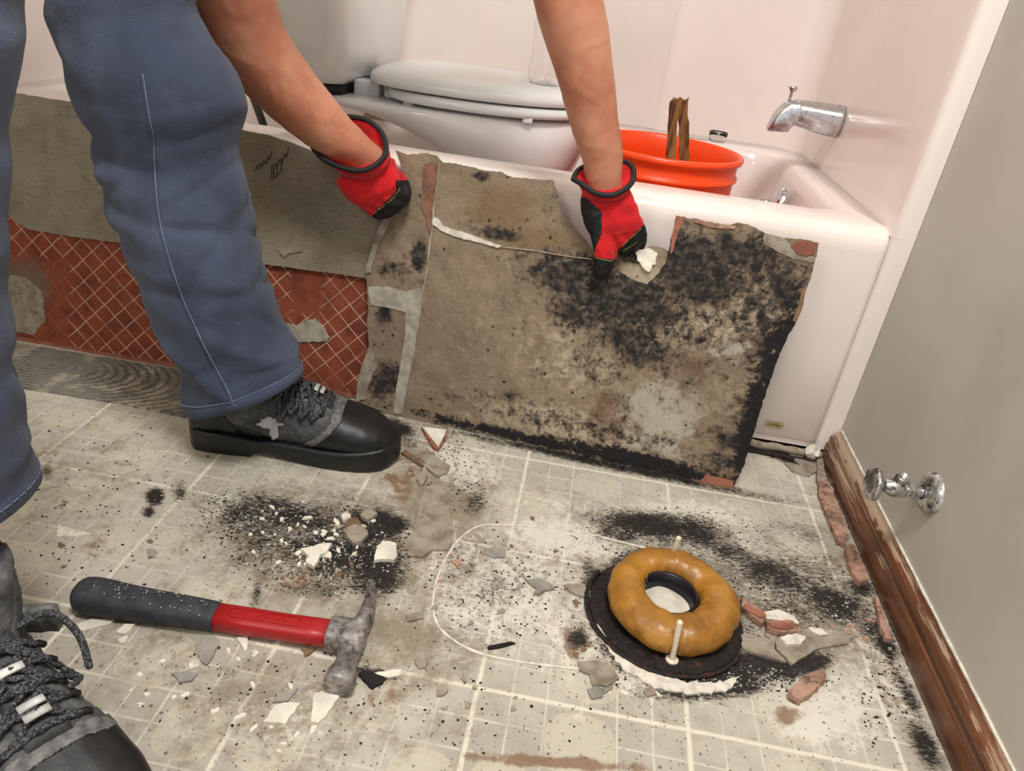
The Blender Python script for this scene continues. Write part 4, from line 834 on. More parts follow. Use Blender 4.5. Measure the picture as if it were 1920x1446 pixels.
# baked clay strips along the baseboard
def stick(name, u0, v0, u1, v1, w_, h_, m, label, z=.006, seed=0, group=None):
    a = fl(u0, v0, z); b = fl(u1, v1, z); d = (b-a); s = d.normalized().cross(Vector((0, 0, 1))); bm = bmesh.new(); rg = []; n = 22
    sec = [(-1, -.6), (-.5, -1), (.5, -1), (1, -.6), (1, .5), (.55, 1), (-.5, 1), (-1, .5)]
    for i in range(n):
        t = i/(n-1); e = .55+.45*math.sin(math.pi*min(1, max(0, t*6 if t < .166 else (1-t)*6 if t > .834 else .5)))**1 if 0 else (min(1, .55+t*5) if t < .1 else min(1, .55+(1-t)*5))
        c_ = a+d*t
        rg.append([c_+s*w_*e*x*(1+.5*nz((i*.5, j*.3, seed), 1.1))+Vector((0, 0, h_*e*y*(1+.3*nz((i*.35, j+4, seed), 1.1)))) for j, (x, y) in enumerate(sec)])
    loft(bm, rg); return tag(obj(name, bm, M[m], None, False, bevel=.0008), label, 'tile strip', group)
def clay(px, m, th, label, cat='tile strip', relief=.002, seed=0):
    o = slab('clay_strip', px, Vector((0, 0, th)), Vector((0, 0, 1)), th, M[m], None, .004, .0010, relief, None, 0, seed, .0035); tag(o, label, cat); return o
clay([(1536,903),(1552,898),(1560,915),(1576,955),(1592,1004),(1586,1020),(1572,1014),(1558,982),(1545,950),(1535,922)], 'pinkclay', .009, 'long pinkish clay strip against the baseboard, the one nearest the tub', seed=1)
clay([(1586,1024),(1600,1018),(1614,1044),(1627,1072),(1629,1086),(1612,1092),(1602,1080),(1590,1050)], 'pinkclay', .009, 'shorter round-ended pinkish clay strip next along the baseboard', seed=5)
clay([(1640,1118),(1647,1122),(1660,1154),(1673,1198),(1662,1196),(1650,1170)], 'pinkclay', .008, 'thin pointed clay sliver wedged at the baseboard, nearest the camera', seed=8)
clay([(1532,862),(1543,858),(1546,880),(1542,904),(1533,900)], 'mortar', .010, 'grey-brown mortar stick in the corner between tub and baseboard', seed=3)
clay([(1478,1298),(1506,1268),(1528,1257),(1549,1257),(1546,1274),(1520,1300),(1500,1312)], 'pinkclay', .011, 'chunky pink-beige clay piece alone on the floor, right of the flange', seed=9)
for k_, (px, t_) in enumerate((([(1391,1118),(1408,1128),(1438,1148),(1444,1164),(1428,1168),(1408,1152),(1391,1136)], 'left of two'), ([(1438,1160),(1470,1156),(1498,1170),(1494,1183),(1466,1184),(1438,1178)], 'right of two'))):
    o = clay(px, 'pinkclay', .010, 'reddish clay piece with pale edges beside the wax ring, '+t_, seed=4+k_)
    cx_ = sum(p[0] for p in px)/len(px); cy_ = sum(p[1] for p in px)/len(px)
    lab(slab('clay_core', [(cx_+(u-cx_)*.78, cy_+1+(v-cy_)*.5) for u, v in px], Vector((0, 0, .0118)), Vector((0, 0, 1)), .003, M['terracotta'], o, .004, .0005, .0004), 'red clay face')
chip('mortar_flake', [(1424,1150),(1460,1142),(1490,1156),(1498,1170),(1470,1164),(1440,1160)], 'caulk', .010, 'cream flake lying on the two reddish clay pieces')
chip('mortar_flake', [(1516,1176),(1540,1178),(1554,1190),(1540,1192),(1522,1184)], 'caulk', .003, 'white oval chip between the clay pieces and the baseboard')
chip('mortar_slab', [(1390,1190),(1450,1200),(1452,1216),(1474,1240),(1440,1232),(1392,1216)], 'mortar', .004, 'cracked beige mortar slab right of the wax ring, left half')
chip('mortar_slab', [(1454,1200),(1500,1190),(1560,1196),(1600,1190),(1590,1206),(1530,1216),(1486,1246),(1472,1232),(1456,1216)], 'mortar', .004, 'cracked beige mortar slab right of the wax ring, right half')
chip('mortar_slab', [(1462,1194),(1490,1188),(1512,1194),(1500,1208),(1474,1208)], 'caulk', .0075, 'pale grey flake on top of the cracked mortar slab')
chip('mortar_flake', [(1470,838),(1500,850),(1534,862),(1536,880),(1516,892),(1488,884),(1470,866),(1500,872)], 'mortar', .004, 'grey-brown curved mortar flake in front of the tub corner')
for k_, (u, v, s_, m_, t_) in enumerate(((662,982,16,'brownchip','tan flake'), (690,962,14,'mortar','beige rounded flake'), (648,968,9,'caulk','cream flake'), (668,1000,22,'mortar','tall beige flake'))):
    q = [(u+s_*math.cos(a)*(1+.25*math.sin(a*3+k_)), v+s_*.8*math.sin(a)) for a in np.linspace(0, 6.28, 8)[:-1]]
    chip('mortar_flake', q, m_, .006, t_+' standing in the mold patch, '+['left of the beige one', 'nearest the mortar patch', 'smallest of that cluster', 'lowest of that cluster'][k_])
# scattered small chips: individual, alike
protos = {}
rr = random.Random(21); spots = []
reg = [(560,1000,120,60,34,'whitechip'), (600,1080,110,34,16,'brownchip'), (420,1210,70,40,14,'caulk'), (300,1290,60,50,8,'whitechip'), (960,1085,70,24,12,'greychip'), (820,1030,60,80,12,'pinkclay'), (900,1140,90,80,10,'greychip'),
       (520,1340,120,70,12,'caulk'), (700,1230,60,60,8,'mortar'), (860,1300,120,60,8,'mortar'), (1560,1190,70,24,16,'pinkclay'), (1480,1210,90,20,10,'mortar'), (1240,1290,120,16,10,'caulk'), (1100,1180,40,60,8,'brownchip'), (130,880,90,60,6,'mortar'), (180,1040,140,60,6,'brownchip'),
       (1660,1250,30,80,10,'mortar'), (830,860,60,30,10,'greychip'), (1640,1180,40,24,8,'pinkclay'), (640,1000,110,50,14,'caulk'), (990,1010,120,40,5,'brownchip')]
names = dict(whitechip='white', brownchip='brown', caulk='cream', greychip='grey', pinkclay='pinkish', mortar='beige')
where = ['in the big black mold patch', 'along the lower rim of the big mold patch', 'below the hammer shaft', 'left of the hammer chips near the boot', 'in the middle of the caulk outline', 'along the left side of the caulk outline', 'in the lower caulk outline', 'at the front floor left of the pointed chip', 'around the hammer claw', 'on the front floor below the caulk outline', 'between flange and baseboard', 'on the cracked mortar slab', 'in front of the flange', 'left of the black flange', 'beside the far boot heel', 'above the hammer grip', 'along the near baseboard edge', 'in front of the board foot', 'at the baseboard corner crack', 'in the right half of the mold patch', 'above the caulk outline']
for gi, (cu_, cv_, ru_, rv_, n_, m_) in enumerate(reg):
    for i in range(n_):
        a = rr.uniform(0, 6.28); r = math.sqrt(rr.random()); u = cu_+ru_*r*math.cos(a); v = cv_+rv_*r*math.sin(a)
        p = fl(u, v, 0)
        if (p.x-FX)**2+(p.y-FY)**2 < .108**2 or p.x > .955 or p.y > .5 or (abs(p.y-.02) < .03 and -.01 < p.x < .34) or (p.x-.32)**2+(p.y-.03)**2 < .003: continue
        key = (m_, i % 3)
        if key not in protos:
            bm = bmesh.new(); k = rr.choice((4, 5, 6)); rs = [rr.uniform(.6, 1.25) for _ in range(k)]
            lo_ = [Vector((rs[j]*math.cos(j*6.283/k), .7*rs[j]*math.sin(j*6.283/k), 0)) for j in range(k)]
            loft(bm, [lo_, [p_*.86+Vector((0, 0, .5+.14*math.sin(3*j))) for j, p_ in enumerate(lo_)]])
            bmesh.ops.scale(bm, verts=bm.verts, vec=(.0045,)*3); bmesh.ops.recalc_face_normals(bm, faces=bm.faces)
            mm = bpy.data.meshes.new('small_chip'); bm.to_mesh(mm); bm.free(); mm.materials.append(M[m_]); protos[key] = mm
        o = bpy.data.objects.new('small_chip', protos[key]); COL.objects.link(o); o.location = (p.x, p.y, 0)
        s_ = rr.uniform(.5, 1.25); o.scale = (s_*rr.uniform(.8, 1.5), s_, s_*.8); o.rotation_euler = (0, 0, rr.uniform(0, 6.28))
        tag(o, 'small %s chip %s' % (names[m_], where[gi]), 'chip', '%s chips %s' % (names[m_], where[gi]))
# countless crumbs and grit
def crumbs(name, regs, m, label, size, seed):
    rr = random.Random(seed); bm = bmesh.new()
    for cu_, cv_, ru_, rv_, n_ in regs:
        for i in range(n_):
            a = rr.uniform(0, 6.28); r = rr.random()**.7; p = fl(cu_+ru_*r*math.cos(a), cv_+rv_*r*math.sin(a), 0)
            if (p.x-FX)**2+(p.y-FY)**2 < .09**2 or p.x > .963 or p.y > .60 or p.x < -.5: continue
            s_ = size*rr.uniform(.35, 1.3); ph = rr.uniform(0, 6.28); h = s_*rr.uniform(.4, 1)
            k = rr.choice((3, 4, 5)); b_ = [bm.verts.new((p.x+s_*rr.uniform(.6, 1.3)*math.cos(ph+j*6.28/k), p.y+s_*rr.uniform(.6, 1.3)*math.sin(ph+j*6.28/k), .0002)) for j in range(k)]
            t_ = bm.verts.new((p.x+rr.uniform(-.3, .3)*s_, p.y, h))
            for j in range(k): bm.faces.new((b_[j], b_[(j+1) % k], t_))
    o = obj(name, bm, M[m], None, False); tag(o, label, 'crumbs', kind='stuff'); return o
crumbs('white_grit', [(560,1010,170,70,420), (640,1070,130,60,260), (420,1220,140,60,160), (950,1120,140,90,260), (1320,1275,180,30,260), (1500,1160,150,50,260), (900,1250,500,180,160), (500,1350,200,90,200), (830,860,90,60,120), (1180,1040,120,50,140), (300,960,300,140,140)], 'grit', 'fine white plaster grit scattered over the vinyl floor', .0016, 5)
crumbs('dark_grit', [(600,1030,190,90,700), (700,1040,80,80,300), (460,970,90,50,200), (1250,1000,180,50,300), (1500,1110,170,70,420), (1400,1270,180,30,300), (950,1100,160,100,240), (900,1280,520,160,150), (200,950,260,160,160), (840,850,100,50,160), (1660,1260,50,160,160), (860,920,60,50,80), (500,1300,260,100,90), (1150,1200,50,90,120)], 'blackchip', 'fine black and brown mold crumbs scattered over the vinyl floor', .0017, 6)

# ------------------------------------------------------------------ the worker
def boot(parent, heel, ang, mirror=1, L=.312):
    """work boot; local x forward from the heel, y sideways"""
    bo = empty('work_boot', (0, 0, 0)); bo.parent = parent
    Mx = Matrix.Translation(heel) @ Matrix.Rotation(ang, 4, 'Z')
    hwt = [(0, .020), (.02, .031), (.08, .0365), (.2, .0390), (.38, .0385), (.52, .0430), (.66, .0490), (.78, .0505), (.87, .0470), (.94, .0380), (.98, .0260), (1., .012)]
    ztt = [(0, .070), (.02, .095), (.1, .115), (.25, .125), (.36, .128), (.45, .118), (.55, .104), (.66, .090), (.76, .080), (.86, .071), (.93, .061), (.98, .046), (1., .034)]
    def I(T, s):
        for (a, x), (b, y) in zip(T, T[1:]):
            if s <= b: t = (s-a)/(b-a); return x+(y-x)*t
        return T[-1][1]
    def cen(s): return -mirror*.010*max(0, (s-.35)/.65)**1.4+mirror*.006
    def sec(s, k=1., zb=.018, kz=1., n=28, shear=0.):
        hw = I(hwt, s)*k; zt = zb+(I(ztt, s)-zb)*kz; zm = (zb+zt)/2; out = []
        for a in np.linspace(0, 2*math.pi, n+1)[:-1]:
            c_, s_ = math.cos(a), math.sin(a); p = .75 if s_ < 0 else (.95 if s > .6 else 1.05)
            y = hw*math.copysign(abs(c_)**.8, c_)*(1 if s_ < 0 else 1-.25*s_*(s < .6)); z = zm+(zt-zm)*math.copysign(abs(s_)**p, s_)
            out.append(Vector((s*L-shear*(abs(y)/I(hwt, .7))**2, cen(s)+y, z)))
        return out
    ss_ = [0, .01, .03, .07, .14, .22, .3, .38, .46, .54, .62, .7, .78, .85, .91, .955, .985, 1.0]
    bm = bmesh.new(); loft(bm, [sec(s) for s in ss_])
    sh = []
    for z, cx, rx, ry in ((.04, .062, .052, .034), (.08, .066, .058, .0365), (.12, .070, .058, .040), (.15, .066, .056, .042), (.175, .062, .056, .043)):
        sh.append([Vector((cx+rx*math.cos(a), cen(.2)+ry*math.sin(a), z)) for a in np.linspace(0, 2*math.pi, 29)[:-1]])
    loft(bm, sh); bmesh.ops.transform(bm, matrix=Mx, verts=bm.verts)
    Mc = Mx.inverted()
    def crease(c_, n_):
        if (Mc@c_).x > .20: return .0005*nz(c_, 60)
        return .0012*nz(c_, 45)+.0006*nz(c_, 130)-.0016*max(0, 1-abs(nz(c_, 30, 5))*9)-.0012*max(0, 1-abs(nz(c_, 22, 8))*12)
    remesh('upper', bm, M['suede'], .0021, bo, 5, crease)
    # sole with raised arch and heel block
    bm = bmesh.new(); rg = []
    for s in [-.012, 0, .03, .1, .2, .30, .33, .36, .45, .55, .65, .75, .83, .89, .94, .975, 1.0, 1.015]:
        s2 = min(1, max(0, s)); hw = I(hwt, s2)+.0035*(1 if 0 <= s <= 1 else 0); zb = 0 if s < .32 else (.012 if s < .345 else max(0, .012*(1-(s-.345)/.22)))
        if s > .86: zb = .012*((s-.86)/.155)**2
        zt = .030+(.006 if s < .3 else 0)+(.012*max(0, (s-.7)/.3)); x = s*L
        if s < 0 or s > 1: hw *= .72
        rg.append([Vector((x, cen(s2)+y_, z_)) for y_, z_ in ((-hw*.96, zb), (-hw, zb+.004), (-hw*1.0, (zb+zt)/2), (-hw*1.0, zt-.003), (-hw*.93, zt), (hw*.93, zt), (hw, zt-.003), (hw, (zb+zt)/2), (hw, zb+.004), (hw*.96, zb))])
    loft(bm, rg); bmesh.ops.transform(bm, matrix=Mx, verts=bm.verts); obj('sole', bm, M['bootblack'], bo, bevel=.0012)
    # toe cap, grey band and heel counter as raised shells on the upper
    up = [c for c in bo.children if c.name.startswith('upper')][0].data; Mi = Mx.inverted()
    def shell(nm, pred, off, m, lb=None):
        keep = [p for p in up.polygons if pred(Mi@p.center)]
        ids = {}; pos = []; fs = []
        for p in keep:
            f = []
            for v in p.vertices:
                if v not in ids: ids[v] = len(pos); pos.append(up.vertices[v].co+up.vertices[v].normal*off)
                f.append(ids[v])
            fs.append(f)
        me_ = bpy.data.meshes.new(nm); me_.from_pydata([tuple(p) for p in pos], [], fs); me_.update(); o = link(nm, me_, m, bo)
        sm_ = o.modifiers.new('sm', 'SMOOTH'); sm_.iterations = 2; sm_.factor = .5
        sl = o.modifiers.new('s', 'SOLIDIFY'); sl.thickness = off+.0012; sl.offset = -1
        if lb: o['label'] = lb
    edge_ = lambda p: .176+.052*min(1, max(0, (p.z-.02)/.055))
    shell('toe_cap', lambda p: p.x > edge_(p), .0016, M['bootblack'])
    shell('toe_band', lambda p: edge_(p)-.013 < p.x <= edge_(p)+.001, .0024, M['bootgrey'], 'grey band behind the toe cap')
    shell('heel_counter', lambda p: p.z < .080 and p.x < .050+.02*math.sin(min(1, max(0, p.z/.08))*3.1), .0018, M['bootblack'], 'black rubber heel counter')
    shell('rand', lambda p: .04 < p.x <= edge_(p) and p.z < .043+.012*math.sin(p.x*30), .0012, M['bootblack'], 'black rubber rand')
    # tongue, laces, eyelets, reflective tabs
    def top(s, y): 
        hw = I(hwt, s); zt = I(ztt, s); return Vector((s*L, cen(s)+y, .018+(zt-.018)*(.5+.5*math.sqrt(max(0, 1-min(1, abs(y)/(hw*1.02))**2.3)))+.003))
    bm = bmesh.new(); rg = []
    for s in np.linspace(.34, .68, 12): rg.append([top(s, y)+Vector((0, 0, .0015+.0015*math.sin(s*90))) for y in np.linspace(-.017, .017, 9)]+[top(s, y)-Vector((0, 0, .006)) for y in np.linspace(.017, -.017, 9)])
    loft(bm, rg); bmesh.ops.transform(bm, matrix=Mx, verts=bm.verts); obj('tongue', bm, M['boot'], bo)
    rows = [.645, .585, .525, .465, .405]
    for i, s in enumerate(rows):
        for sd in (-1, 1):
            e_ = top(s, sd*.031); bm = bmesh.new(); tube(bm, [e_+Vector((.0, sd*.004, -.004)), e_+Vector((0, sd*.001, .0)), e_+Vector((0, -sd*.004, .0015))], .0032, 8); bmesh.ops.transform(bm, matrix=Mx, verts=bm.verts); obj('eyelet', bm, M['bootblack'], bo)
    bm = bmesh.new()
    def twist(pts):
        P_ = crom(pts, 8); tube(bm, P_, [.0029+.0007*math.sin(i*1.9) for i in range(len(P_))], 7)
    for i, s in enumerate(rows):
        a = top(s, -.031); b = top(s, .031); m_ = top(s+.01, 0)+Vector((0, 0, .006)); twist([a, m_, b])
        if i+1 < len(rows):
            for sd in (-1, 1): twist([top(s, sd*.024), top((s+rows[i+1])/2, 0)+Vector((0, 0, .0075+.002*sd)), top(rows[i+1], -sd*.024)])
    for i, (s, y0_, y1_) in enumerate(((.42, -.012, -.048), (.47, .010, -.044), (.52, -.008, -.046), (.44, .012, .048), (.50, -.010, .044), (.38, -.02, -.040), (.57, .012, -.046))):
        a = top(s, y0_)+Vector((0, 0, .008)); b = top(s+.03, y1_*.9)+Vector((0, math.copysign(.004, y1_), .002)); c2 = top(s+.07, y1_*.75)+Vector((0, 0, .004))
        twist([a, (a+b)/2+Vector((.004, 0, .006)), b, c2])
    bmesh.ops.transform(bm, matrix=Mx, verts=bm.verts); obj('laces', bm, M['lace'], bo)
    for s in (.60, .628, .50):
        bm = bmesh.new(); loft(bm, [[top(s+ds, y)+Vector((0, 0, .0125)) for y in (-.010, -.004, .004, .010)]+[top(s+ds, y)+Vector((0, 0, .0105)) for y in (.010, .004, -.004, -.010)] for ds in (-.009, 0, .009)]); bmesh.ops.transform(bm, matrix=Mx, verts=bm.verts); lab(obj('reflective_tab', bm, M['silver'], bo), 'silver reflective tab')
    return bo, Mx, top, sec
person = bpy.data.objects.new('tmp_p', None)
def pair(l, r, y, thick=.9):
    a = at(l[0], l[1], 1, y); b = at(r[0], r[1], 1, y); return (a+b)/2, (b-a)/2, thick
legA = [((150,-120),(395,-125), .352, .85), ((108,0),(352,-6), .35, .85), ((128,70),(378,60), .35, .86), ((150,140),(424,122), .35, .86), ((176,205),(454,190), .35, .84), ((198,262),(444,240), .35, .82), ((206,320),(442,300), .35, .82), ((222,380),(462,362), .35, .84), ((240,440),(474,430), .35, .86), ((268,510),(490,500), .35, .88), ((300,580),(508,560), .35, .90), ((326,640),(528,618), .35, .92), ((348,682),(546,654), .35, .92), ((357,720),(556,686), .35, .92), ((364,750),(562,708), .35, .92)]
legB = [((-370,-140),(30,-130), -0.03, .8), ((-345,0),(2,0), -0.035, .8), ((-340,80),(10,85), -0.04, .8), ((-335,150),(-2,150), -0.045, .8), ((-335,250),(-20,250), -0.05, .8), ((-335,350),(-16,350), -0.055, .8), ((-330,450),(-26,450), -0.06, .82), ((-330,550),(-24,550), -0.065, .82), ((-330,650),(-16,650), -0.075, .84), ((-330,750),(-2,740), -0.08, .86), ((-325,850),(8,830), -0.085, .88), ((-325,930),(16,905), -0.09, .9), ((-322,1000),(24,962), -0.092, .92)]
# body: arms, shoulders, trunk, head, legs as one surface
bm = bmesh.new()
def arm(rows, tail, n=20):
    rg = []
    for (l, r, y, th) in rows:
        c_, e_, t_ = pair(l, r, y, th); f_ = Vector((0, e_.length*th, 0)); rg.append([c_+e_*math.cos(a)+f_*math.sin(a) for a in np.linspace(0, 2*math.pi, n+1)[:-1]])
    loft(bm, rg); c0 = sum(rg[0], Vector())/n; c1 = sum(rg[-1], Vector())/n
    tube(bm, [c0]+tail[0], tail[1], 18, 5)
    return c0, c1
arm([((325,-35),(500,-45), .455, .85), ((345,5),(516,8), .465, .85), ((372,58),(528,48), .475, .85), ((412,115),(553,92), .487, .85), ((458,168),(587,140), .50, .85), ((512,220),(625,188), .513, .85), ((566,262),(662,232), .525, .85), ((616,296),(694,264), .536, .9), ((652,314),(716,282), .545, .85), ((690,340),(744,306), .555, .7)],
    ([Vector((-.045, .43, .665)), Vector((.005, .38, .76)), Vector((.03, .36, .88))], [.046, .045, .052, .060]))
arm([((985,-60),(1120,-60), .545, .85), ((996,-10),(1130,-8), .548, .85), ((1008,40),(1139,38), .55, .85), ((1028,100),(1147,96), .553, .85), ((1048,160),(1153,156), .555, .85), ((1064,220),(1159,216), .558, .82), ((1080,270),(1166,266), .56, .8), ((1092,305),(1169,302), .56, .75), ((1098,340),(1166,338), .56, .7), ((1108,385),(1172,380), .56, .6)],
    ([Vector((.395, .53, .74)), Vector((.35, .52, .83)), Vector((.28, .52, .93))], [.045, .044, .052, .060]))
# trunk bent forward from the hips
tube(bm, [(.28, .50, .94), (.16, .44, .97), (.04, .36, .92)], [.065, .085, .065], 22, 5)
tube(bm, [(.15, .43, .96), (.02, .36, .99), (-.12, .29, .97), (-.24, .23, .92)], [.115, .13, .125, .14], 26, 5)
tube(bm, [(.17, .44, .99), (.25, .46, 1.04), (.30, .47, 1.06)], [.062, .056, .058], 18, 4)
HC = Vector((.36, .485, 1.065)); HR = Matrix.Rotation(math.radians(40), 4, 'Y')
rg = []
for z, rx, ry, ox in ((-.115, .030, .030, .035), (-.10, .050, .045, .028), (-.07, .068, .058, .012), (-.03, .082, .068, .004), (.01, .092, .076, 0), (.05, .094, .078, -.004), (.085, .080, .068, -.006), (.108, .050, .045, -.008), (.118, .02, .02, -.008)):
    rg.append([HC+HR@Vector((ox+rx*math.cos(a), ry*math.sin(a), z)) for a in np.linspace(0, 2*math.pi, 25)[:-1]])
loft(bm, rg)
tube(bm, [HC+HR@Vector((.078, 0, .018)), HC+HR@Vector((.098, 0, -.012)), HC+HR@Vector((.096, 0, -.024))], [.009, .012, .012], 10, 3)
for s in (-1, 1): tube(bm, [HC+HR@Vector((-.006, s*.076, .016)), HC+HR@Vector((-.012, s*.088, .0)), HC+HR@Vector((-.004, s*.080, -.026))], [.010, .011, .007], 8, 3)
tube(bm, [HC+HR@Vector((.082, -.022, -.056)), HC+HR@Vector((.089, 0, -.056)), HC+HR@Vector((.082, .022, -.056))], [.006, .008, .006], 8, 3)
# legs inside the trousers
lc = [pair(*x)[0] for x in legA]; lc[0] += Vector((0, -.01, 0)); tube(bm, [Vector((-.22, .28, .89)), Vector((-.17, .34, .765))]+[lc[i_] for i_ in (1, 2, 5, 8, 11, 14)], [.060, .052, .048, .047, .046, .042, .038, .034], 20, 4)
lc = [pair(*x)[0] for x in legB]; tube(bm, [Vector((-.24, .17, .89)), Vector((-.20, .05, .765))]+[lc[i_] for i_ in (1, 3, 6, 9)]+[lc[-1]+Vector((.0, 0, .02))], [.060, .052, .046, .044, .040, .036, .034], 20, 4)
def vein(c_, n_): return .0007*nz(c_, 30)+.0009*max(0, 1-abs(nz(c_, 17, 9))*9)
body = remesh('person', bm, M['skin'], .0042, None, 5, vein)
tag(body, 'person in blue work trousers, black boots and red gloves, lifting the moldy board', 'person')
person = body
# short dark hair
bm = bmesh.new(); rg = []
for z, rx, ry, ox in ((-.02, .080, .074, -.014), (.03, .096, .081, -.008), (.06, .097, .081, -.006), (.09, .084, .072, -.008), (.115, .05, .045, -.009), (.125, .01, .01, -.009)):
    rg.append([HC+HR@Vector((ox-.004+rx*math.cos(a)*(1 if math.cos(a) < .3 or z > .05 else .8), ry*math.sin(a), z)) for a in np.linspace(0, 2*math.pi, 33)[:-1]])
loft(bm, rg, (True, True)); obj('hair', bm, simple('dark_hair', (42, 32, 26), .8, bump=.6, bscale=300), person)
for s in (-1, 1):
    bm = bmesh.new(); bmesh.ops.create_icosphere(bm, subdivisions=3, radius=.0115, matrix=Matrix.Translation(HC+HR@Vector((.079, s*.030, .008)))); ey_ = obj('eye', bm, M['whitechip'], person); bm = bmesh.new(); bmesh.ops.create_icosphere(bm, subdivisions=3, radius=.0062, matrix=Matrix.Translation(HC+HR@Vector((.0855, s*.031, .007)))); obj('iris', bm, M['ink'], ey_)
# t-shirt
bm = bmesh.new()
tube(bm, [(.32, .52, .90), (.28, .50, .94), (.16, .44, .975), (.04, .36, .93), (.015, .365, .86)], [.068, .08, .105, .085, .070], 26, 5)
tube(bm, [(.17, .44, .965), (.02, .36, .995), (-.12, .29, .975), (-.22, .24, .93)], [.12, .145, .142, .15], 28, 5)
remesh('shirt', bm, simple('navy_shirt', (44, 50, 64), .9, bump=.3), .007, person, 5, lambda c_, n_: .003*nz(c_, 14))

# trousers: two legs with folds, hems and side seam
FOLDS = [(250, .010), (300, .009), (345, .007)]
def legmesh(bm, rows, n=64, sub=9, seed=0, amp=1.0, knee=.43):
    C = []; E = []; Y = []
    for l, r, y, th in rows:
        c_, e_, t_ = pair(l, r, y, th); C.append(c_); E.append(e_); Y.append(Vector((0, e_.length*th, 0)))
    Cc = crom(C, sub); Ec = crom(E, sub); Yc = crom(Y, sub); out = []; inn = []; N = len(Cc)
    for i in range(N):
        r_ = []
        for a in np.linspace(0, 2*math.pi, n+1)[:-1]:
            p = Cc[i]+Ec[i]*math.cos(a)+Yc[i]*math.sin(a); rad = (p-Cc[i]).normalized(); t = i/(N-1)
            w_ = 0
            # diagonal drag folds, strongest at the knee
            ph = p.z*95+2.2*math.cos(a+seed)+3.2*nz(p, 6, seed); kk = math.exp(-((p.z-knee)/.10)**2)
            fd = 1-2*abs(math.sin(ph*.5)); w_ -= .0085*kk*fd*(.55+.5*math.cos(a-2.6)); w_ -= .0050*math.exp(-((p.z-.30)/.16)**2)*max(0, 1-abs(nz(Vector((p.x*.8+p.z*.9, p.y, p.z*1.6-p.x)), 9, seed+11))*6)
            w_ += .0070*nz(Vector((p.x, p.y, p.z*.5)), 12, seed)+.0028*nz(Vector((p.x+p.z*.5, p.y, p.z)), 30, seed+3)
            lo = math.exp(-((p.z-.16)/.07)**2); w_ += .0042*lo*(1-2*abs(math.sin(p.z*36+2.2*math.cos(a)+seed)))
            w_ *= amp*(.25 if i > N-6 else 1)
            r_.append(p+rad*w_)
        out.append(r_)
    return out
def cloth(bm, rings):
    loft(bm, rings, (False, False))
def ringat(R_, th): return R_
RA = legmesh(None, legA, seed=1, knee=.42); RB = legmesh(None, legB, seed=4, knee=.36, amp=.9)
bm = bmesh.new(); cloth(bm, RA); cloth(bm, RB)
# upper trouser: thighs and seat (out of view above), open tubes overlapping the leg tops
def thigh(a_, b_, c_, r):
    P_ = crom([a_, b_, c_], 6); rg = []
    for i, p in enumerate(P_):
        t = i/(len(P_)-1); rr_ = r[0]+(r[1]-r[0])*t; rg.append([p+Vector((rr_*math.cos(a), rr_*math.sin(a)*.9, 0)) for a in np.linspace(0, 2*math.pi, 65)[:-1]])
    return rg
cA = sum(RA[2], Vector())/64; cB = sum(RB[2], Vector())/64
loft(bm, [RA[0]]+thigh(cA, (-.17, .34, .765), (-.22, .28, .89), (.086, .108))[4:], (False, True)); loft(bm, [RB[0]]+thigh(cB, (-.20, .05, .765), (-.24, .17, .89), (.086, .108))[4:], (False, True))
tube(bm, [(-.16, .20, .945), (-.21, .22, .90), (-.25, .23, .86)], [.15, .165, .13], 26, 5)
tr = obj('trousers', bm, M['denim'], person); s_ = tr.modifiers.new('s', 'SOLIDIFY'); s_.thickness = .0022; s_.offset = -1
# hem bands with stitching
for RR, nm in ((RA, 0), (RB, 1)):
    HB = 9 if nm == 0 else 5
    last = RR[-1]; c_ = sum(last, Vector())/64; prev = RR[-9]
    bm = bmesh.new(); rg = []
    for t, o_ in ((.0, .0006), (.02, .0022), (.5, .0026), (1.0, .0026), (1.015, .0010)):
        rg.append([(last[j].lerp(RR[-HB][j], t*.98))+((last[j]-c_).normalized())*o_ for j in range(64)])
    loft(bm, rg, (False, False)); lab(obj('hem', bm, M['denim'], tr), 'turned-up hem')
    bm = bmesh.new(); q = [last[j].lerp(RR[-HB][j], .93)+(last[j]-c_).normalized()*.0032 for j in range(64)]
    for j in range(0, 64): tube(bm, [q[j], q[j].lerp(q[(j+1) % 64], .72)], .00055, 5)
    obj('hem_stitching', bm, M['denimlight'], tr)
# side seam down the standing leg
sp_px = [(268, 140), (280, 215), (288, 258), (291, 320), (298, 400), (312, 462), (338, 545), (370, 620), (400, 680), (424, 726), (440, 762)]
from mathutils.bvhtree import BVHTree
def surf(o, u, v, off=.0008):
    me_ = o.data; bv = surf.c.get(o.name)
    if bv is None: bv = BVHTree.FromPolygons([x.co.copy() for x in me_.vertices], [p.vertices[:] for p in me_.polygons]); surf.c[o.name] = bv
    d = ray(u, v).normalized(); h = bv.ray_cast(CAM, d)
    return (h[0]+(h[1] if h[1].dot(d) < 0 else -h[1])*off) if h[0] else None
surf.c = {}
q = [p for p in (surf(tr, a.x, a.y, .0012) for a in crom([(u, v, 0) for u, v in sp_px], 6)) if p]
bm = bmesh.new(); tube(bm, q, .0008, 6); obj('side_seam', bm, M['denimlight'], tr)
q = [p for p in (surf(tr, a.x-4, a.y, .0002) for a in crom([(u, v, 0) for u, v in sp_px], 6)) if p]
bm = bmesh.new(); tube(bm, q, .0013, 6); obj('seam_fold', bm, M['denim'], tr)

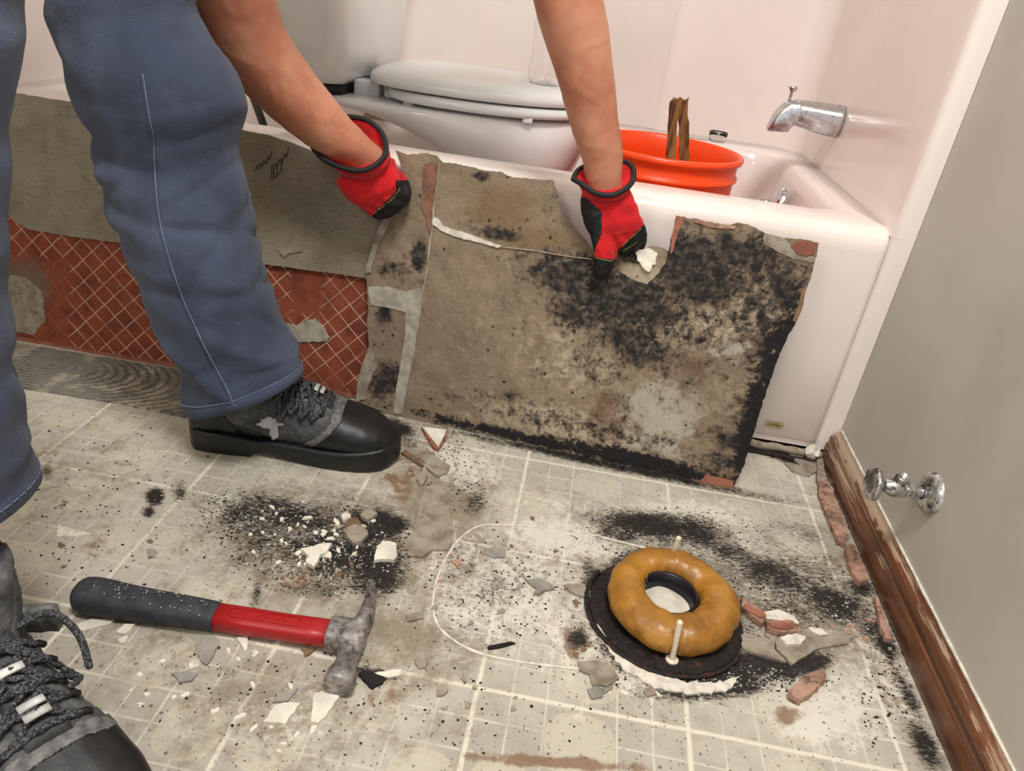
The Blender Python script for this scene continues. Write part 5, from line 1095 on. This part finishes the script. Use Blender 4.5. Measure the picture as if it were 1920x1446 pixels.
# boots
b1, Mx1, top1, sec1 = boot(person, Vector((-.054, .348, 0)), math.radians(9), 1)
b1['label'] = 'boot of the standing leg beside the leaning slab, with a white paint blot'
c_ = None
up1 = [c for c in b1.children if c.name.startswith('upper')][0].data
pf = topx(np.array([p.center[:] for p in up1.polygons])); ids = {}; pos = []; fs = []
for p, (u, v) in zip(up1.polygons, pf):
    if p.normal.y > .2: continue
    k_ = 1+.45*nz((u*.12, v*.12, 0), 1)
    if ((u-506)/(22*k_))**2+((v-792)/(11*k_))**2 < 1 or ((u-515)/(9*k_))**2+((v-808)/(13*k_))**2 < 1:
        f = []
        for w_ in p.vertices:
            if w_ not in ids: ids[w_] = len(pos); pos.append(tuple(up1.vertices[w_].co+up1.vertices[w_].normal*.0022))
            f.append(ids[w_])
        fs.append(f)
bl = bpy.data.meshes.new('paint_blot'); bl.from_pydata(pos, [], fs); bl.update()
lab(link('paint_blot', bl, M['paintblot'], b1), 'dried white paint blot').modifiers.new('s', 'SOLIDIFY').thickness = .002
b2, Mx2, top2, sec2 = boot(person, Vector((-.052, -.087, 0)), math.radians(-32), -1, .322)
b2['label'] = 'boot of the near leg, cut off by the picture edge'
bm = bmesh.new(); a0 = Mx2@top2(.36, .020); tube(bm, [a0, a0+Vector((.02, .02, .004)), a0+Vector((.045, .018, -.014)), a0+Vector((.062, .004, -.036))], .0032, 8, 6); obj('lace_end', bm, M['lace'], b2)
bm = bmesh.new(); a0 = Mx2@top2(.30, .030); ex = Vector((1, .25, .1)).normalized(); loft(bm, [[a0+ex*t+Vector((-.004+.002*math.sin(t*400), y_, z_)) for y_, z_ in ((-.004, .012), (.004, .014), (.006, -.014), (-.002, -.016))] for t in np.linspace(-.01, .034, 10)]); lab(obj('pull_tab', bm, M['bootgrey'], b2), 'frayed grey pull tab')

# ---- gloves: palm, four fingers and a thumb each, closed on the board
def P3(u, v, y): return at(u, v, 1, y)
def glove(name, palm, fingers, label, cuff, palette, vox=.0018):
    bm = bmesh.new()
    rg = []
    for l, r, y, th in palm:
        c_, e_, t_ = pair(l, r, y, th); f_ = Vector((0, e_.length*th, 0)); rg.append([c_+e_*math.copysign(abs(math.cos(a))**.85, math.cos(a))+f_*math.copysign(abs(math.sin(a))**.9, math.sin(a)) for a in np.linspace(0, 2*math.pi, 29)[:-1]])
    loft(bm, rg)
    for pts, rad in fingers: tube(bm, [P3(*p) for p in pts], rad, 14, 5)
    g_ = remesh(name, bm, [M['glovered'], M['gloveblack']], vox, person, 4, lambda c, n: .0009*nz(c, 45)+.0007*math.sin(nz(c, 30)*14)*.6)
    g_['label'] = label
    me_ = g_.data; px_ = topx(np.array([p.center[:] for p in me_.polygons]))
    for p, (u, v) in zip(me_.polygons, px_):
        p.material_index = 1 if palette(u, v, p.center, p.normal) else 0
    # flared cuff with inner lining and black binding
    rim = [P3(*c) for c in cuff[0]]; base = [P3(*c) for c in cuff[1]]
    rim = crom(rim+[rim[0]], 5)[:-1]; base = crom(base+[base[0]], 5)[:-1]; n = len(rim)
    bm = bmesh.new(); rg = [[base[i].lerp(rim[i], t)+(rim[i]-sum(rim, Vector())/n).normalized()*.003*math.sin(t*math.pi)*0 for i in range(n)] for t in (0, .35, .7, 1)]
    loft(bm, rg, (True, False)); o = obj('cuff', bm, M['glovered'], g_); s_ = o.modifiers.new('s', 'SOLIDIFY'); s_.thickness = .002
    bm = bmesh.new(); tube(bm, rim, .0040, 9, closed=True); lab(obj('cuff_binding', bm, M['gloveblack'], g_), 'black cuff binding')
    return g_
# near glove (first hand), knuckles down, fingers hooked round the broken board edge
def pal1(u, v, c, n):
    # black below the knuckle line from (700,402) to (757,345)
    return (v-402)*(757-700)-(u-700)*(345-402) > 0 or (u > 742 and v > 338)
g1 = glove('work_glove',
  [((640,326),(724,292), .546, .62), ((630,340),(738,300), .545, .60), ((642,360),(746,322), .542, .52), ((660,380),(752,342), .540, .48), ((682,392),(750,360), .542, .42)],
  [([(690,385,.540), (708,398,.552), (724,398,.568), (738,388,.580)], [.0115, .0108, .0100, .0090]),
   ([(706,376,.538), (726,390,.550), (741,388,.568), (750,378,.580)], [.0118, .0110, .0102, .0092]),
   ([(722,366,.536), (742,379,.548), (754,376,.566), (758,368,.578)], [.0118, .0110, .0102, .0090]),
   ([(736,350,.538), (750,366,.550), (760,366,.566), (760,358,.574)], [.0108, .0102, .0096, .0086]),
   ([(724,318,.560), (744,334,.575), (756,352,.580), (758,372,.578)], [.0125, .0125, .0120, .0105])],
  'dark red glove gripping the broken left edge of the board, with flared cuff',
  ([(655,219,.57), (690,226,.568), (716,250,.562), (724,284,.530), (706,308,.505), (676,320,.495), (640,314,.495), (604,296,.51), (584,268,.54), (600,240,.56), (628,222,.57)],
   [(668,262,.575), (700,264,.570), (724,276,.562), (732,292,.535), (722,318,.518), (690,334,.512), (655,334,.512), (634,322,.52), (624,302,.54), (632,284,.562), (648,270,.57)]), pal1)
def pal2(u, v, c, n):
    if v > 484+(u-1128)*.15 and u < 1166: return True
    if v > 370 and v < 484: return u < (1098+(v-370)*1.15 if v < 396 else 1128 if v < 440 else 1128-(v-440)*.45) or (u > 1158 and v > 470-(u-1158)*1.0)
    if u > 1158: return v > 470-(u-1158)*1.0
    return False
g2 = glove('work_glove',
  [((1092,356),(1180,350), .554, .45), ((1088,372),(1186,364), .553, .42), ((1090,400),(1196,388), .550, .38), ((1096,424),(1202,410), .548, .36), ((1108,444),(1204,430), .548, .34)],
  [([(1136,440,.545), (1146,470,.552), (1140,490,.570), (1138,492,.60)], [.0125, .0115, .0100, .009]),
   ([(1158,432,.545), (1168,456,.556), (1172,470,.576), (1170,474,.600)], [.0120, .0112, .0102, .0092]),
   ([(1178,422,.546), (1188,446,.556), (1188,464,.578), (1184,470,.602)], [.0120, .0112, .0104, .0092]),
   ([(1192,414,.550), (1200,438,.560), (1200,456,.580), (1196,462,.600)], [.0108, .0104, .0096, .0086]),
   ([(1118,400,.550), (1128,440,.548), (1133,474,.542), (1130,500,.543), (1127,514,.550)], [.0180, .0172, .0158, .0150, .0125])],
  'bright red glove with black palm over the notch, thumb pressed on the front of the board',
  ([(1075,336,.545), (1086,318,.575), (1120,306,.590), (1168,304,.588), (1186,314,.570), (1188,334,.552), (1176,352,.535), (1148,366,.525), (1116,362,.525), (1092,346,.532)],
   [(1090,352,.548), (1096,334,.568), (1124,326,.582), (1160,324,.580), (1178,332,.566), (1182,348,.550), (1170,368,.538), (1144,378,.532), (1116,376,.532), (1096,368,.538)]), pal2)
for g_, pl_ in ((g1, [[(700,400),(722,384),(740,368),(750,352)]]), (g2, [[(1166,462),(1176,452),(1190,440),(1202,428)], [(1168,470),(1182,462),(1194,454)], [(1112,482),(1124,485),(1138,488),(1148,490)]])):
    bm = bmesh.new(); any_ = False
    for line in pl_:
        q = [surf(g_, a.x, a.y, .0004) for a in crom([(u, v, 0) for u, v in line], 8)]
        for i in range(0, len(q)-1, 2):
            if q[i] and q[i+1] and (q[i]-q[i+1]).length < .01: tube(bm, [q[i], q[i+1]], .00045, 5); any_ = True
    if any_: obj('stitching', bm, M['thread'], g_)
